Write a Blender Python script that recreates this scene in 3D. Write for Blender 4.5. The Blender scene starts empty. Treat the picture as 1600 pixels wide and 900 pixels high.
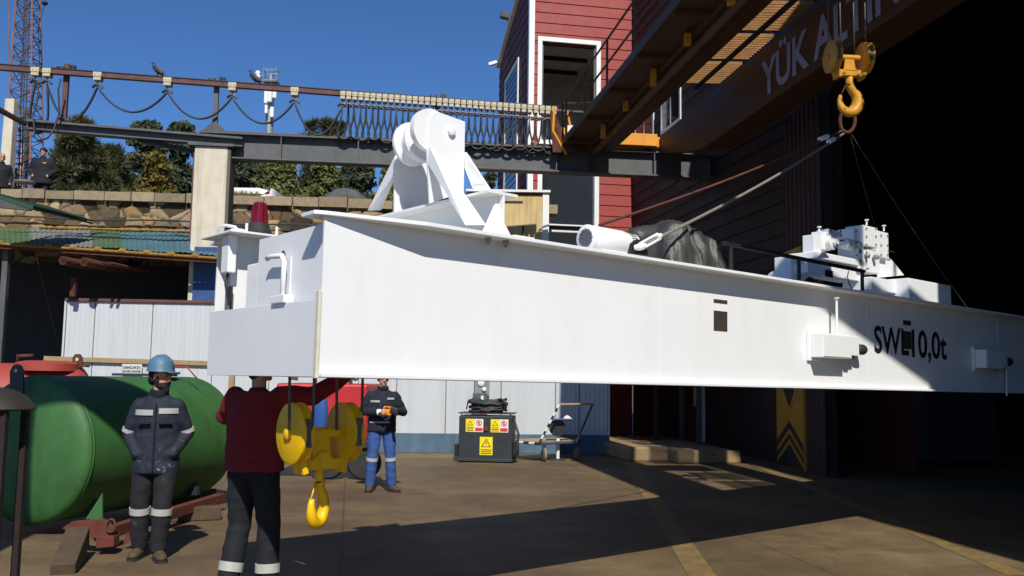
import bpy, bmesh, math, random
from mathutils import Vector, Matrix, noise
R = math.radians
random.seed(7)
S = bpy.context.scene
COL = S.collection
V = Vector

# ------------------------------------------------------------ camera
F = 1420.0; PITCH = math.atan(140/1420); ROLL = 0.014; EYE = V((0, 0, 1.65))
fw = V((0, math.cos(PITCH), math.sin(PITCH)))
u0 = V((0, -math.sin(PITCH), math.cos(PITCH))); r0 = V((1, 0, 0))
RT = r0*math.cos(ROLL) + u0*math.sin(ROLL)
UP = -r0*math.sin(ROLL) + u0*math.cos(ROLL)
cam_d = bpy.data.cameras.new('camera'); cam = bpy.data.objects.new('camera', cam_d); COL.objects.link(cam)
m = Matrix((RT, UP, -fw)).transposed().to_4x4(); m.translation = EYE
cam.matrix_world = m
cam_d.sensor_width = 36; cam_d.lens = 36*F/1600; cam_d.clip_end = 3000; cam_d.clip_start = 0.05
S.camera = cam

def ray(px, py): return fw*F + RT*(px-800) + UP*(450-py)
def W(px, py, D):                                   # world point seen at a photo position, D metres ahead
    d = ray(px, py); return EYE + d*(D/d.y)
def G(px, py, z=0.0):                               # the same on a level plane
    d = ray(px, py); return EYE + d*((z-EYE.z)/d.z)
def hit(px, py, p0, n):                             # the same on any plane
    d = ray(px, py); return EYE + d*((p0-EYE).dot(n)/d.dot(n))

# ------------------------------------------------------------ mesh builder
class MB:
    def __init__(s): s.v = []; s.f = []
    def add(s, vs, fs):
        o = len(s.v); s.v += [V(a) for a in vs]; s.f += [tuple(i+o for i in f) for f in fs]; return s
    def hexa(s, p):
        return s.add(p, [(0,1,2,3),(7,6,5,4),(0,4,5,1),(1,5,6,2),(2,6,7,3),(3,7,4,0)])
    def box(s, x0, x1, y0, y1, z0, z1, M=None):
        p = [V((x0,y0,z0)),V((x1,y0,z0)),V((x1,y1,z0)),V((x0,y1,z0)),V((x0,y0,z1)),V((x1,y0,z1)),V((x1,y1,z1)),V((x0,y1,z1))]
        if M is not None: p = [M @ a for a in p]
        return s.hexa(p)
    def prism(s, pts, vec):
        n = len(pts); vec = V(vec); a = [V(p) for p in pts]; b = [p+vec for p in a]
        return s.add(a+b, [tuple(range(n)), tuple(range(2*n-1, n-1, -1))] + [(i, (i+1) % n, (i+1) % n+n, i+n) for i in range(n)])
    def tube(s, pts, r, n=8, closed=False, sx=1.0):
        pts = [V(p) for p in pts]; k = len(pts)
        rs = r if isinstance(r, (list, tuple)) else [r]*k
        o = len(s.v); prev = None
        for i, p in enumerate(pts):
            if closed: t = pts[(i+1) % k]-pts[i-1]
            else: t = pts[min(i+1, k-1)]-pts[max(i-1, 0)]
            t = t.normalized() if t.length > 1e-9 else V((0,0,1))
            if prev is None:
                a = t.orthogonal().normalized()
            else:
                a = prev - t*prev.dot(t)
                a = a.normalized() if a.length > 1e-6 else t.orthogonal().normalized()
            prev = a; b = t.cross(a)
            for j in range(n):
                an = 2*math.pi*j/n
                s.v.append(p + a*math.cos(an)*rs[i]*sx + b*math.sin(an)*rs[i])
        rng = k if closed else k-1
        for i in range(rng):
            for j in range(n):
                i2 = (i+1) % k
                s.f.append((o+i*n+j, o+i*n+(j+1) % n, o+i2*n+(j+1) % n, o+i2*n+j))
        if not closed:
            s.f.append(tuple(o+j for j in range(n-1, -1, -1))); s.f.append(tuple(o+(k-1)*n+j for j in range(n)))
        return s
    def cyl(s, p0, p1, r0, r1=None, n=20):
        return s.tube([p0, p1], [r0, r0 if r1 is None else r1], n)
    def lathe(s, prof, p0, ax, n=28):                # prof: (radius, height along axis)
        p0 = V(p0); ax = V(ax).normalized(); a = ax.orthogonal().normalized(); b = ax.cross(a); o = len(s.v); k = len(prof)
        for r, h in prof:
            for j in range(n):
                an = 2*math.pi*j/n; s.v.append(p0+ax*h+(a*math.cos(an)+b*math.sin(an))*max(r, 1e-4))
        for i in range(k-1):
            for j in range(n): s.f.append((o+i*n+j, o+i*n+(j+1) % n, o+(i+1)*n+(j+1) % n, o+(i+1)*n+j))
        s.f.append(tuple(o+j for j in range(n-1, -1, -1))); s.f.append(tuple(o+(k-1)*n+j for j in range(n)))
        return s
    def ell(s, c, r, n=16, m=10, M=None):
        c = V(c); o = len(s.v)
        for i in range(m+1):
            th = math.pi*i/m; th = min(max(th, .02), math.pi-.02)
            for j in range(n):
                ph = 2*math.pi*j/n
                p = V((r[0]*math.sin(th)*math.cos(ph), r[1]*math.sin(th)*math.sin(ph), r[2]*math.cos(th)))
                s.v.append(c + (M @ p if M is not None else p))
        for i in range(m):
            for j in range(n): s.f.append((o+i*n+j, o+i*n+(j+1) % n, o+(i+1)*n+(j+1) % n, o+(i+1)*n+j))
        s.f.append(tuple(o+j for j in range(n))); s.f.append(tuple(o+m*n+j for j in range(n-1, -1, -1)))
        return s
    def loft(s, secs, n=20):                         # secs: (centre, rx, ry)
        o = len(s.v); k = len(secs)
        for c, rx, ry in secs:
            for j in range(n):
                an = 2*math.pi*j/n; s.v.append(V(c)+V((rx*math.cos(an), ry*math.sin(an), 0)))
        for i in range(k-1):
            for j in range(n): s.f.append((o+i*n+j, o+i*n+(j+1) % n, o+(i+1)*n+(j+1) % n, o+(i+1)*n+j))
        s.f.append(tuple(o+j for j in range(n-1, -1, -1))); s.f.append(tuple(o+(k-1)*n+j for j in range(n)))
        return s
    def quad(s, a, b, c, d): return s.add([a, b, c, d], [(0, 1, 2, 3)])
    def build(s, name, mat, parent=None, local=False, smooth=False, bevel=0, recalc=True, loc=None):
        me = bpy.data.meshes.new(name); o = bpy.data.objects.new(name, me); COL.objects.link(o)
        vs = s.v
        if parent is not None:
            o.parent = parent
            if not local:
                r = parent
                while r.parent is not None: r = r.parent
                inv = r.matrix_basis.inverted(); vs = [inv @ p for p in vs]
        else:
            if loc is None:
                xs = [p.x for p in vs]; ys = [p.y for p in vs]; zs = [p.z for p in vs]
                loc = V(((min(xs)+max(xs))/2, (min(ys)+max(ys))/2, min(zs)))
            o.location = loc; vs = [p-V(loc) for p in vs]
        me.from_pydata([tuple(p) for p in vs], [], s.f)
        if recalc:
            b = bmesh.new(); b.from_mesh(me); bmesh.ops.recalc_face_normals(b, faces=b.faces); b.to_mesh(me); b.free()
        if smooth:
            me.polygons.foreach_set('use_smooth', [True]*len(me.polygons))
            if smooth == 'auto':
                me.set_sharp_from_angle(angle=R(38))
        if isinstance(mat, (list, tuple)):
            for mm in mat: me.materials.append(mm)
        else: me.materials.append(mat)
        if bevel:
            md = o.modifiers.new('bevel', 'BEVEL'); md.width = bevel; md.segments = 2; md.limit_method = 'ANGLE'; md.angle_limit = R(40)
        me.update(); return o

def tag(o, label=None, cat=None, group=None, kind=None):
    if label: o['label'] = label
    if cat: o['category'] = cat
    if group: o['group'] = group
    if kind: o['kind'] = kind
    return o
def thing(name, label, cat, loc, rz=0, group=None):
    o = bpy.data.objects.new(name, None); COL.objects.link(o); o.location = loc; o.rotation_euler = (0, 0, rz); o.empty_display_size = .2
    o.matrix_basis = Matrix.Translation(V(loc)) @ Matrix.Rotation(rz, 4, 'Z')
    return tag(o, label, cat, group)
def struct(name, mb, mat, **k):
    o = mb.build(name, mat, **k); o['kind'] = 'structure'; return o

# ------------------------------------------------------------ materials
def srgb(h):
    h = h.lstrip('#'); c = [int(h[i:i+2], 16)/255 for i in (0, 2, 4)]
    return tuple((x/12.92 if x <= .04045 else ((x+.055)/1.055)**2.4) for x in c)
class NT:
    def __init__(s, name):
        s.m = bpy.data.materials.new(name); s.m.use_nodes = True; s.t = s.m.node_tree; s.n = s.t.nodes; s.l = s.t.links
        s.b = s.n['Principled BSDF']
        s.co = s.n.new('ShaderNodeTexCoord').outputs['Object']
    def noise(s, scale, detail=6, rough=.6, vec=None, stretch=None):
        x = s.n.new('ShaderNodeTexNoise'); x.inputs['Scale'].default_value = scale; x.inputs['Detail'].default_value = detail; x.inputs['Roughness'].default_value = rough
        src = vec or s.co
        if stretch:
            mp = s.n.new('ShaderNodeMapping'); mp.inputs['Scale'].default_value = stretch; s.l.new(src, mp.inputs['Vector']); src = mp.outputs[0]
        s.l.new(src, x.inputs['Vector']); return x.outputs['Fac']
    def ramp(s, fac, stops):
        x = s.n.new('ShaderNodeValToRGB'); e = x.color_ramp.elements
        while len(e) < len(stops): e.new(.5)
        for i, (p, c) in enumerate(stops):
            e[i].position = p; e[i].color = (*c, 1) if len(c) == 3 else c
        s.l.new(fac, x.inputs[0]); return x.outputs[0]
    def mix(s, fac, a, b, mode='MIX'):
        x = s.n.new('ShaderNodeMix'); x.data_type = 'RGBA'; x.blend_type = mode
        for inp, val in ((x.inputs[0], fac), (x.inputs[6], a), (x.inputs[7], b)):
            if isinstance(val, (int, float)): inp.default_value = val
            elif isinstance(val, (tuple, list)): inp.default_value = (*val[:3], 1)
            else: s.l.new(val, inp)
        return x.outputs[2]
    def math(s, op, a, b=None):
        x = s.n.new('ShaderNodeMath'); x.operation = op
        for i, val in enumerate((a, b)):
            if val is None: continue
            if isinstance(val, (int, float)): x.inputs[i].default_value = val
            else: s.l.new(val, x.inputs[i])
        return x.outputs[0]
    def color(s, c):
        if isinstance(c, (tuple, list)): s.b.inputs['Base Color'].default_value = (*c[:3], 1)
        else: s.l.new(c, s.b.inputs['Base Color'])
    def bump(s, h, strength=.3, dist=.01):
        x = s.n.new('ShaderNodeBump'); x.inputs['Strength'].default_value = strength; x.inputs['Distance'].default_value = dist
        s.l.new(h, x.inputs['Height']); s.l.new(x.outputs[0], s.b.inputs['Normal'])
    def rough(s, r):
        if isinstance(r, (int, float)): s.b.inputs['Roughness'].default_value = r
        else: s.l.new(r, s.b.inputs['Roughness'])

def mat(name, col, rough=.6, metal=0, var=.18, scale=3, bump=.0, bscale=40, spots=None, streak=None, sheen=0, coat=0):
    t = NT(name)
    c = srgb(col) if isinstance(col, str) else col
    lo = tuple(x*(1-var) for x in c); hi = tuple(min(1, x*(1+var)) for x in c)
    n1 = t.noise(scale, 8, .65)
    k = t.ramp(n1, [(.3, lo), (.7, hi)])
    if streak:                                       # vertical dirt runs: (colour, amount)
        ns = t.noise(2.2, 5, .6, stretch=(3, 3, .25))
        k = t.mix(t.math('MULTIPLY', t.ramp(ns, [(.48, (0,0,0)), (.75, (1,1,1))]), streak[1]), k, srgb(streak[0]))
    if spots:                                        # chipped patches: (colour, scale, threshold)
        ns = t.noise(spots[1], 9, .7)
        k = t.mix(t.ramp(ns, [(spots[2], (0,0,0)), (spots[2]+.025, (1,1,1))]), k, srgb(spots[0]))
    t.color(k); t.b.inputs['Metallic'].default_value = metal
    rr = t.noise(scale*2.3, 4)
    t.rough(t.math('ADD', t.math('MULTIPLY', rr, .25), rough-.12))
    if bump: t.bump(t.noise(bscale, 6, .7), bump, .01)
    if coat: t.b.inputs['Coat Weight'].default_value = coat
    return t.m
M = {}
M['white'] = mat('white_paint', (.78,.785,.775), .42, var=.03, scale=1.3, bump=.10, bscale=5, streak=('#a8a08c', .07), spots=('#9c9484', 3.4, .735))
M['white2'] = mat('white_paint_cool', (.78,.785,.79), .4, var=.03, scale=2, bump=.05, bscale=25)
M['yellow'] = mat('yellow_enamel', '#eab800', .48, var=.1, scale=6, bump=.2, bscale=22, streak=('#6a5410', .35), spots=('#4c4018', 7, .70))
M['oldyellow'] = mat('worn_yellow_enamel', '#bd8410', .5, var=.25, scale=7, bump=.2, bscale=40, spots=('#3a2712', 9, .6))
M['black'] = mat('black_paint', (.012,.012,.013), .5, var=.3, scale=5)
M['rubber'] = mat('black_rubber', (.02,.02,.02), .75, var=.3, scale=8, bump=.2)
M['rope'] = mat('greasy_wire_rope', (.10,.10,.105), .55, .4, var=.3, scale=30, bump=.5, bscale=120)
M['sling'] = mat('light_sling', '#7d766a', .7, var=.15, scale=20, bump=.4, bscale=90)
M['steel_dark'] = mat('dark_grey_steel', (.085,.088,.09), .6, .1, var=.22, scale=2.5, bump=.12, bscale=20, streak=('#3c342c', .35))
M['rust'] = mat('brown_primer_steel', '#5b3a36', .7, .0, var=.25, scale=4, bump=.2, spots=('#33211c', 6, .62))
M['rusty'] = mat('rusty_steel', '#5a3322', .85, .1, var=.35, scale=7, bump=.4, spots=('#2c1a12', 9, .58))
M['cream'] = mat('cream_trolley', '#b8af92', .55, var=.15, scale=9)
M['cable'] = mat('flat_cable', (.028,.028,.03), .6, var=.3, scale=9)
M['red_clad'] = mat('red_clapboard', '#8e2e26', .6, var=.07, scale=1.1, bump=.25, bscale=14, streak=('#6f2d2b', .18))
M['red_shade'] = mat('shaded_red_cladding', '#5e1d22', .65, var=.12, scale=1.2)  # darker copy of the clapboard red, shade of the side walls painted in
M['trim'] = mat('white_trim', (.74,.74,.72), .5, var=.05, scale=2, streak=('#9a958a', .15))
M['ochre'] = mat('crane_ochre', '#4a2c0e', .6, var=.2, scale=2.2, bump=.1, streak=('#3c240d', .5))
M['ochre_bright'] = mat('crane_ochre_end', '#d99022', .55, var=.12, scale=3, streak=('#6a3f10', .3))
M['letter_blue'] = mat('pale_blue_lettering', '#8c9ec6', .6, var=.12, scale=4)
M['letter_red'] = mat('faded_red_lettering', '#7a3a20', .6, var=.12, scale=4)
M['concrete_paint'] = mat('whitewashed_concrete', '#c9c0ab', .85, var=.1, scale=3, bump=.4, bscale=12, spots=('#7c7260', 2.3, .66), streak=('#8b8271', .5))
M['concrete_dark'] = mat('dark_concrete', '#5f5a52', .9, var=.2, scale=3, bump=.4, bscale=12)
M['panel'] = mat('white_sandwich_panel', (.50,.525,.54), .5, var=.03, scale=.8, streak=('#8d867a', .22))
M['skirt'] = mat('blue_skirting', '#4a6478', .7, var=.2, scale=3, streak=('#3a3a36', .5))
M['seam'] = mat('seam_brown', '#7b7468', .8)
M['wood'] = mat('raw_timber', '#9a835f', .8, var=.18, scale=5, bump=.3, spots=('#4e3c28', 6, .67))
M['oldwood'] = mat('weathered_timber', '#4c3d2d', .85, var=.25, scale=6, bump=.5)
M['beige'] = mat('stained_beige_board', '#c2ab78', .8, var=.1, scale=2.5, streak=('#7d6a44', .55), spots=('#8d7a52', 3, .68))
M['green'] = mat('green_tank_enamel', '#34622e', .62, var=.2, scale=2.4, bump=.2, bscale=7, spots=('#8a5a48', 3.3, .648), streak=('#2c4428', .6))
M['redtank'] = mat('red_tank_primer', '#9a3e33', .6, var=.12, scale=2, bump=.1, spots=('#5d2a22', 5, .68))
M['red_skip'] = mat('red_machine_paint', '#b0252b', .5, var=.15, scale=3, spots=('#6a2a22', 6, .66))
M['blue_pl'] = mat('blue_drum_paint', '#2a4f8e', .45, var=.12, scale=4)
M['navy_box'] = mat('dark_slate_cabinet', '#2b3034', .5, var=.2, scale=4, spots=('#4e4238', 9, .7))
M['label_y'] = mat('yellow_label', '#e8d21a', .5, var=.05)
M['label_w'] = mat('white_label', '#dcd6cf', .5, var=.05)
M['label_r'] = mat('red_label', '#c63a3a', .5, var=.05)
M['tarp'] = mat('grey_tarpaulin', '#3d3d3a', .42, var=.25, scale=4, bump=1.0, bscale=16)
M['carpaint'] = mat('white_car_paint', (.75,.76,.78), .25, var=.02, coat=.6)
M['glass'] = mat('dark_glass', (.01,.012,.015), .08, var=.1)
M['tail'] = mat('red_lens', '#8d0f1a', .2, var=.1)
M['cover'] = mat('grey_car_cover', '#4d4f52', .8, var=.3, scale=3, bump=.5, bscale=5)
M['galv'] = mat('galvanised_steel', '#8c9194', .5, .4, var=.15, scale=6)
M['rusty_pink'] = mat('mast_paint', '#7d5a55', .7, var=.25, scale=3)
M['fender'] = mat('dark_patinated_dome', '#332c25', .6, .2, var=.25, scale=5, bump=.3)
M['skin'] = mat('skin', '#c08c6e', .55, var=.08, scale=14)
M['hair'] = mat('dark_hair', '#1a120d', .8, var=.3, scale=60, bump=.6, bscale=150)
M['grayhair'] = mat('grey_hair', '#6a6560', .8, var=.2, scale=60, bump=.6, bscale=150)
M['navy_cloth'] = mat('navy_work_cloth', '#131a28', .85, var=.25, scale=9, bump=.35, bscale=50, spots=('#32303a', 6, .66))
M['navy_paint'] = None
M['dark_cloth'] = mat('dark_work_cloth', '#0f121a', .85, var=.25, scale=7, bump=.35, bscale=50)
M['grime_trouser'] = mat('grimy_trouser_cloth', '#15161c', .85, var=.25, scale=5, bump=.35, bscale=40, spots=('#35302c', 5, .6))
M['denim'] = mat('blue_work_trousers', '#2f4c86', .85, var=.2, scale=8, bump=.35, bscale=50, spots=('#3d4552', 5, .64))
M['maroon'] = mat('red_fleece', '#6c0c15', .85, var=.15, scale=12, bump=.35, bscale=60)
M['reflect'] = mat('grey_reflective_tape', '#a9a9a2', .4, var=.1, scale=20)
M['boot'] = mat('dusty_leather_boot', '#4c3e2c', .75, var=.3, scale=14, bump=.3)
M['helmet'] = mat('blue_helmet', '#4a6c84', .5, var=.12, scale=9, spots=('#3a4e5c', 12, .68))
M['glove'] = mat('orange_glove', '#e08a12', .7, var=.1)
M['feather'] = mat('pigeon_feather', '#3a3a44', .6, var=.3, scale=14)
M['sign_plate'] = mat('paper_sign', '#c8c8c4', .6, var=.04)
M['ink'] = mat('black_ink', (.015,.016,.022), .5, var=.1)
M['dark_plate'] = mat('brown_nameplate', '#4f463c', .4, .3, var=.2, scale=20)
M['beacon'] = mat('red_beacon_lens', '#6a0a17', .15, var=.1, coat=.6)
M['slat'] = mat('dusty_timber_slats', '#8a6030', .8, var=.3, scale=5)
M['wing'] = mat('shaded_wing_cladding', '#1f0a0b', .75, var=.12, scale=1.2)  # same building's red cladding, its shade painted in as near-black
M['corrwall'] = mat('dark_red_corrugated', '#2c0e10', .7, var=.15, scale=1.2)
M['darkrust'] = mat('dark_rusty_legs', '#21150f', .85, var=.35, scale=7, bump=.3)
M['brownconc'] = mat('dusty_concrete', '#8a7353', .9, var=.2, scale=3, bump=.4, bscale=12, spots=('#5d4d38', 4, .62))
M['cream_w'] = mat('off_white_edge', '#cfc9b4', .6, var=.1, scale=9)
M['hall'] = mat('hall_shade_sheet', (.012,.012,.013), .85, var=.2, scale=1)  # near-black base stands in for the unlit hall interior
M['hallred'] = mat('hall_shade_red_sheet', (.018,.008,.008), .85, var=.2, scale=1)  # red sheet with the interior's darkness put into its colour

# paint-splashed jacket
t = NT('paint_splashed_navy'); c = t.ramp(t.noise(9, 8), [(.3, srgb('#0d121c')), (.7, srgb('#1a2436'))])
sp = t.ramp(t.noise(24, 9, .78), [(.60, (0,0,0)), (.63, (1,1,1))])
sep = t.n.new('ShaderNodeSeparateXYZ'); t.l.new(t.co, sep.inputs[0])
zm = t.ramp(t.math('SUBTRACT', 1.14, sep.outputs[2]), [(.0, (0,0,0)), (.3, (1,1,1))])
t.color(t.mix(t.math('MULTIPLY', sp, zm), c, srgb('#a9aaa6'))); t.rough(.8); t.bump(t.noise(50, 6), .35); M['navy_paint'] = t.m

# ground: dusty brown concrete yard
t = NT('yard_concrete')
a = t.ramp(t.noise(.35, 10, .62), [(.28, (.070,.045,.021)), (.5, (.132,.089,.041)), (.70, (.215,.15,.074))])
b = t.ramp(t.noise(3.1, 10, .75), [(.3, (.72,.70,.68)), (.7, (1.12,1.12,1.12))])
k = t.mix(1, a, b, 'MULTIPLY')
st = t.ramp(t.noise(.8, 7, .7), [(.60, (0,0,0)), (.70, (1,1,1))])
k = t.mix(t.math('MULTIPLY', st, .6), k, (.045,.036,.027))
fl = t.ramp(t.noise(14, 4, .6), [(.70, (0,0,0)), (.74, (1,1,1))])
k = t.mix(t.math('MULTIPLY', fl, .45), k, (.03,.025,.02))
vo = t.n.new('ShaderNodeTexVoronoi'); vo.feature = 'DISTANCE_TO_EDGE'; vo.inputs['Scale'].default_value = .22
wn = t.n.new('ShaderNodeTexNoise'); wn.inputs['Scale'].default_value = 1.5; wn.inputs['Detail'].default_value = 6; t.l.new(t.co, wn.inputs['Vector'])
wv = t.n.new('ShaderNodeVectorMath'); wv.operation = 'ADD'; t.l.new(t.co, wv.inputs[0]); t.l.new(wn.outputs['Color'], wv.inputs[1]); t.l.new(wv.outputs[0], vo.inputs['Vector'])
cr = t.ramp(vo.outputs['Distance'], [(.0, (1,1,1)), (.004, (0,0,0))])
k = t.mix(t.math('MULTIPLY', cr, .5), k, (.04,.03,.02))
jm = t.n.new('ShaderNodeMapping'); jm.inputs['Rotation'].default_value = (0, 0, R(-10)); t.l.new(t.co, jm.inputs['Vector'])
jw = t.n.new('ShaderNodeVectorMath'); jw.operation = 'ADD'; jn = t.n.new('ShaderNodeVectorMath'); jn.operation = 'SCALE'; jn.inputs['Scale'].default_value = .05
n2 = t.n.new('ShaderNodeTexNoise'); n2.inputs['Scale'].default_value = 3; t.l.new(t.co, n2.inputs['Vector']); t.l.new(n2.outputs['Color'], jn.inputs[0]); t.l.new(jm.outputs[0], jw.inputs[0]); t.l.new(jn.outputs[0], jw.inputs[1])
bk = t.n.new('ShaderNodeTexBrick'); bk.offset = 0; bk.inputs['Scale'].default_value = 1; bk.inputs['Brick Width'].default_value = 4.2; bk.inputs['Row Height'].default_value = 3.4; bk.inputs['Mortar Size'].default_value = .014; bk.inputs['Mortar Smooth'].default_value = .3
t.l.new(jw.outputs[0], bk.inputs['Vector']); k = t.mix(t.math('MULTIPLY', bk.outputs['Fac'], .6), k, (.035,.026,.017))
big = t.ramp(t.noise(.55, 6, .65, stretch=(1, 2.2, 1)), [(.50, (0,0,0)), (.66, (1,1,1))]); k = t.mix(t.math('MULTIPLY', big, .45), k, (.052,.038,.024))
gr_ = t.ramp(t.noise(60, 3, .7), [(.35, (.82,.82,.82)), (.65, (1.15,1.15,1.15))]); k = t.mix(1, k, gr_, 'MULTIPLY')
t.color(k); t.rough(t.math('ADD', t.math('MULTIPLY', t.noise(1.2, 5), .4), .5)); t.bump(t.noise(22, 9, .7), .5, .015); M['ground'] = t.m
# worn floor line
t = NT('worn_yellow_line')
w = t.ramp(t.noise(5, 9, .8), [(.44, (0,0,0)), (.60, (1,1,1))])
t.color(t.mix(w, (.14,.095,.042), (.23,.15,.032))); t.rough(.75); t.bump(t.noise(22, 9, .7), .3, .01); M['line'] = t.m
# stone
t = NT('rubble_stone')
at = t.n.new('ShaderNodeAttribute'); at.attribute_name = 'stone'
k = t.mix(.6, at.outputs['Color'], t.ramp(t.noise(6, 9, .7), [(.25, (.10,.08,.055)), (.75, (.50,.41,.27))]), 'OVERLAY')
t.color(k); t.rough(.9); t.bump(t.noise(14, 9, .75), .7, .03); M['stone'] = t.m
# foliage
def leafmat(name, c1, c2):
    t = NT(name); oi = t.n.new('ShaderNodeAttribute'); oi.attribute_name = 'leaf'
    k = t.ramp(oi.outputs['Fac'], [(0, srgb(c1)), (1, srgb(c2))]); t.color(k); t.rough(.65)
    t.b.inputs['Subsurface Weight'].default_value = 0
    tr = t.n.new('ShaderNodeBsdfTranslucent'); t.l.new(k, tr.inputs[0]); ms = t.n.new('ShaderNodeMixShader'); ms.inputs[0].default_value = .3
    out = t.n['Material Output']; t.l.new(t.b.outputs[0], ms.inputs[1]); t.l.new(tr.outputs[0], ms.inputs[2]); t.l.new(ms.outputs[0], out.inputs[0])
    return t.m
M['pine'] = leafmat('pine_needles', '#2b3420', '#6a6c40'); M['leaf'] = leafmat('dark_leaves', '#283021', '#565e40')
M['shrub'] = leafmat('yellowish_shrub', '#4a451c', '#857634'); M['bright'] = leafmat('bright_conifer', '#3d4a24', '#7c8048')
M['bark'] = mat('bark', '#4a3d31', .9, var=.3, scale=8, bump=.6)
M['hillside'] = mat('dry_ground', '#7a6a4c', .95, var=.25, scale=.5, bump=.5, bscale=3)

def text(body, name, mat_, parent, o, xd, up, width, height, off=.0, depth=.002, local=False, slant=0):
    cu = bpy.data.curves.new(name, 'FONT'); cu.body = body; cu.offset = off; cu.resolution_u = 4
    ob = bpy.data.objects.new(name, cu); COL.objects.link(ob); bpy.context.view_layer.update()
    dg = bpy.context.evaluated_depsgraph_get(); me = bpy.data.meshes.new_from_object(ob.evaluated_get(dg))
    bpy.data.objects.remove(ob)
    xs = [v.co.x for v in me.vertices]; ys = [v.co.y for v in me.vertices]
    x0, x1, y0, y1 = min(xs), max(xs), min(ys), max(ys)
    xd = V(xd).normalized(); up = V(up).normalized(); nn = xd.cross(up).normalized(); mb = MB()
    pts = [V(o)+xd*((v.co.x-x0)/(x1-x0)*width+slant*(v.co.y-y0)/(y1-y0)*height)+up*((v.co.y-y0)/(y1-y0)*height)+nn*depth for v in me.vertices]
    mb.add(pts, [tuple(p.vertices) for p in me.polygons]); bpy.data.meshes.remove(me)
    return mb.build(name, mat_, parent, local=local, recalc=False)

# ------------------------------------------------------------ light
SUN = V((-.17, 1.0, -1.0)).normalized()              # direction the light travels
sd = bpy.data.lights.new('sun', 'SUN'); so = bpy.data.objects.new('sun', sd); COL.objects.link(so)
sd.energy = 4.65; sd.angle = R(.53); sd.color = (1, .955, .88)
so.rotation_euler = SUN.to_track_quat('-Z', 'Y').to_euler(); so.location = (0, 0, 30)
w = bpy.data.worlds.new('World'); S.world = w; w.use_nodes = True
sky = w.node_tree.nodes.new('ShaderNodeTexSky'); sky.sky_type = 'NISHITA'; sky.sun_disc = False
el = math.asin(-SUN.z); sky.sun_elevation = el
to = -SUN; sky.sun_rotation = math.atan2(to.x, to.y)
sky.air_density = .8; sky.dust_density = .15; sky.ozone_density = 3.5
bg = w.node_tree.nodes['Background']; bg.inputs[1].default_value = .051
tn = w.node_tree.nodes.new('ShaderNodeMix'); tn.data_type = 'RGBA'; tn.blend_type = 'MULTIPLY'; tn.inputs[0].default_value = 1
tn.inputs[7].default_value = (.93, 1.42, 1.95, 1); w.node_tree.links.new(sky.outputs[0], tn.inputs[6]); w.node_tree.links.new(tn.outputs[2], bg.inputs[0])
S.view_settings.view_transform = 'Standard'; S.view_settings.look = 'None'; S.view_settings.exposure = .16; S.view_settings.gamma = 1
S.render.engine = 'CYCLES'
# ============================================================ ground, terrain, painted lines
g = MB(); n_ = 24
g.quad(V((-400,-400,0)), V((400,-400,0)), V((400,600,0)), V((-400,600,0)))
struct('ground', g, M['ground'], loc=V((0,0,0)))
UX = V((.983, .183, 0)); VY = V((-.183, .983, 0)); ZZ = V((0,0,1))
def line_strip(p, q, w):
    p, q = V(p), V(q); d = (q-p).normalized(); s = V((-d.y, d.x, 0))*w/2; z = V((0,0,.004))
    mb = MB(); k = 30
    for i in range(k):
        a = p.lerp(q, i/k)+z; b = p.lerp(q, (i+1)/k)+z; mb.quad(a-s, b-s, b+s, a+s)
    return mb
ln = line_strip(G(984,722), G(1100,905), .24); ln2 = line_strip(G(1120,700), G(1590,899), .2); ln3 = line_strip(G(60,893), G(600,745)+V((0,.2,0)), .18)
ln3.v = [v for v in ln3.v]
struct('floor_line', ln, M['line'], loc=V((0,0,0))); struct('floor_line', ln2, M['line'], loc=V((0,0,0)))

# ============================================================ stone retaining wall and terrain above
WA = W(-260, 295, 23.8); WB = W(852, 317, 25.5); WTOP = W(300, 303, 24.5).z
wd = (V((WB.x, WB.y, 0))-V((WA.x, WA.y, 0))); wl = wd.length; wd.normalize(); wn_ = V((wd.y, -wd.x, 0))
o3 = V((WA.x, WA.y, 0))
mb = MB(); nx, nz = 560, 46; z0, z1 = 4.3, WTOP-.24
cols = []
for i in range(nx+1):
    for j in range(nz+1):
        s_, z = wl*i/nx, z0+(z1-z0)*j/nz
        wob = noise.noise(V((s_*1.2, z*1.2, 3)))*.16
        d, pts = noise.voronoi(V(((s_+wob)*2.3, (z+wob*.6)*3.3, 0)), distance_metric='DISTANCE')
        e = d[1]-d[0]; h = min(e*5.5, 1)**.5; rnd = noise.cell(pts[0]*13.7+V((5, 5, 5)))
        h = h*(.045+.03*rnd)+noise.noise(V((s_*7, z*7, 1)))*.012
        mb.v.append(o3+wd*s_+V((0,0,z))+wn_*h)
        br = .62+.55*rnd; q = .28 if e < .055 else 1
        warm = noise.cell(pts[0]*5.1)
        cols.append((.46*br*q, (.35+.04*warm)*br*q, (.21+.07*warm)*br*q, 1))
for i in range(nx):
    for j in range(nz):
        a = i*(nz+1)+j; mb.f.append((a, a+nz+1, a+nz+2, a+1))
st = mb.build('stone_wall', M['stone'], recalc=False, smooth=True)
ca = st.data.color_attributes.new('stone', 'FLOAT_COLOR', 'POINT')
ca.data.foreach_set('color', [c for q in cols for c in q])
tag(st, 'rough rubble stone retaining wall running along behind the corrugated shed roof', 'stone wall')
mb = MB(); s_ = 0; cc = []
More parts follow.
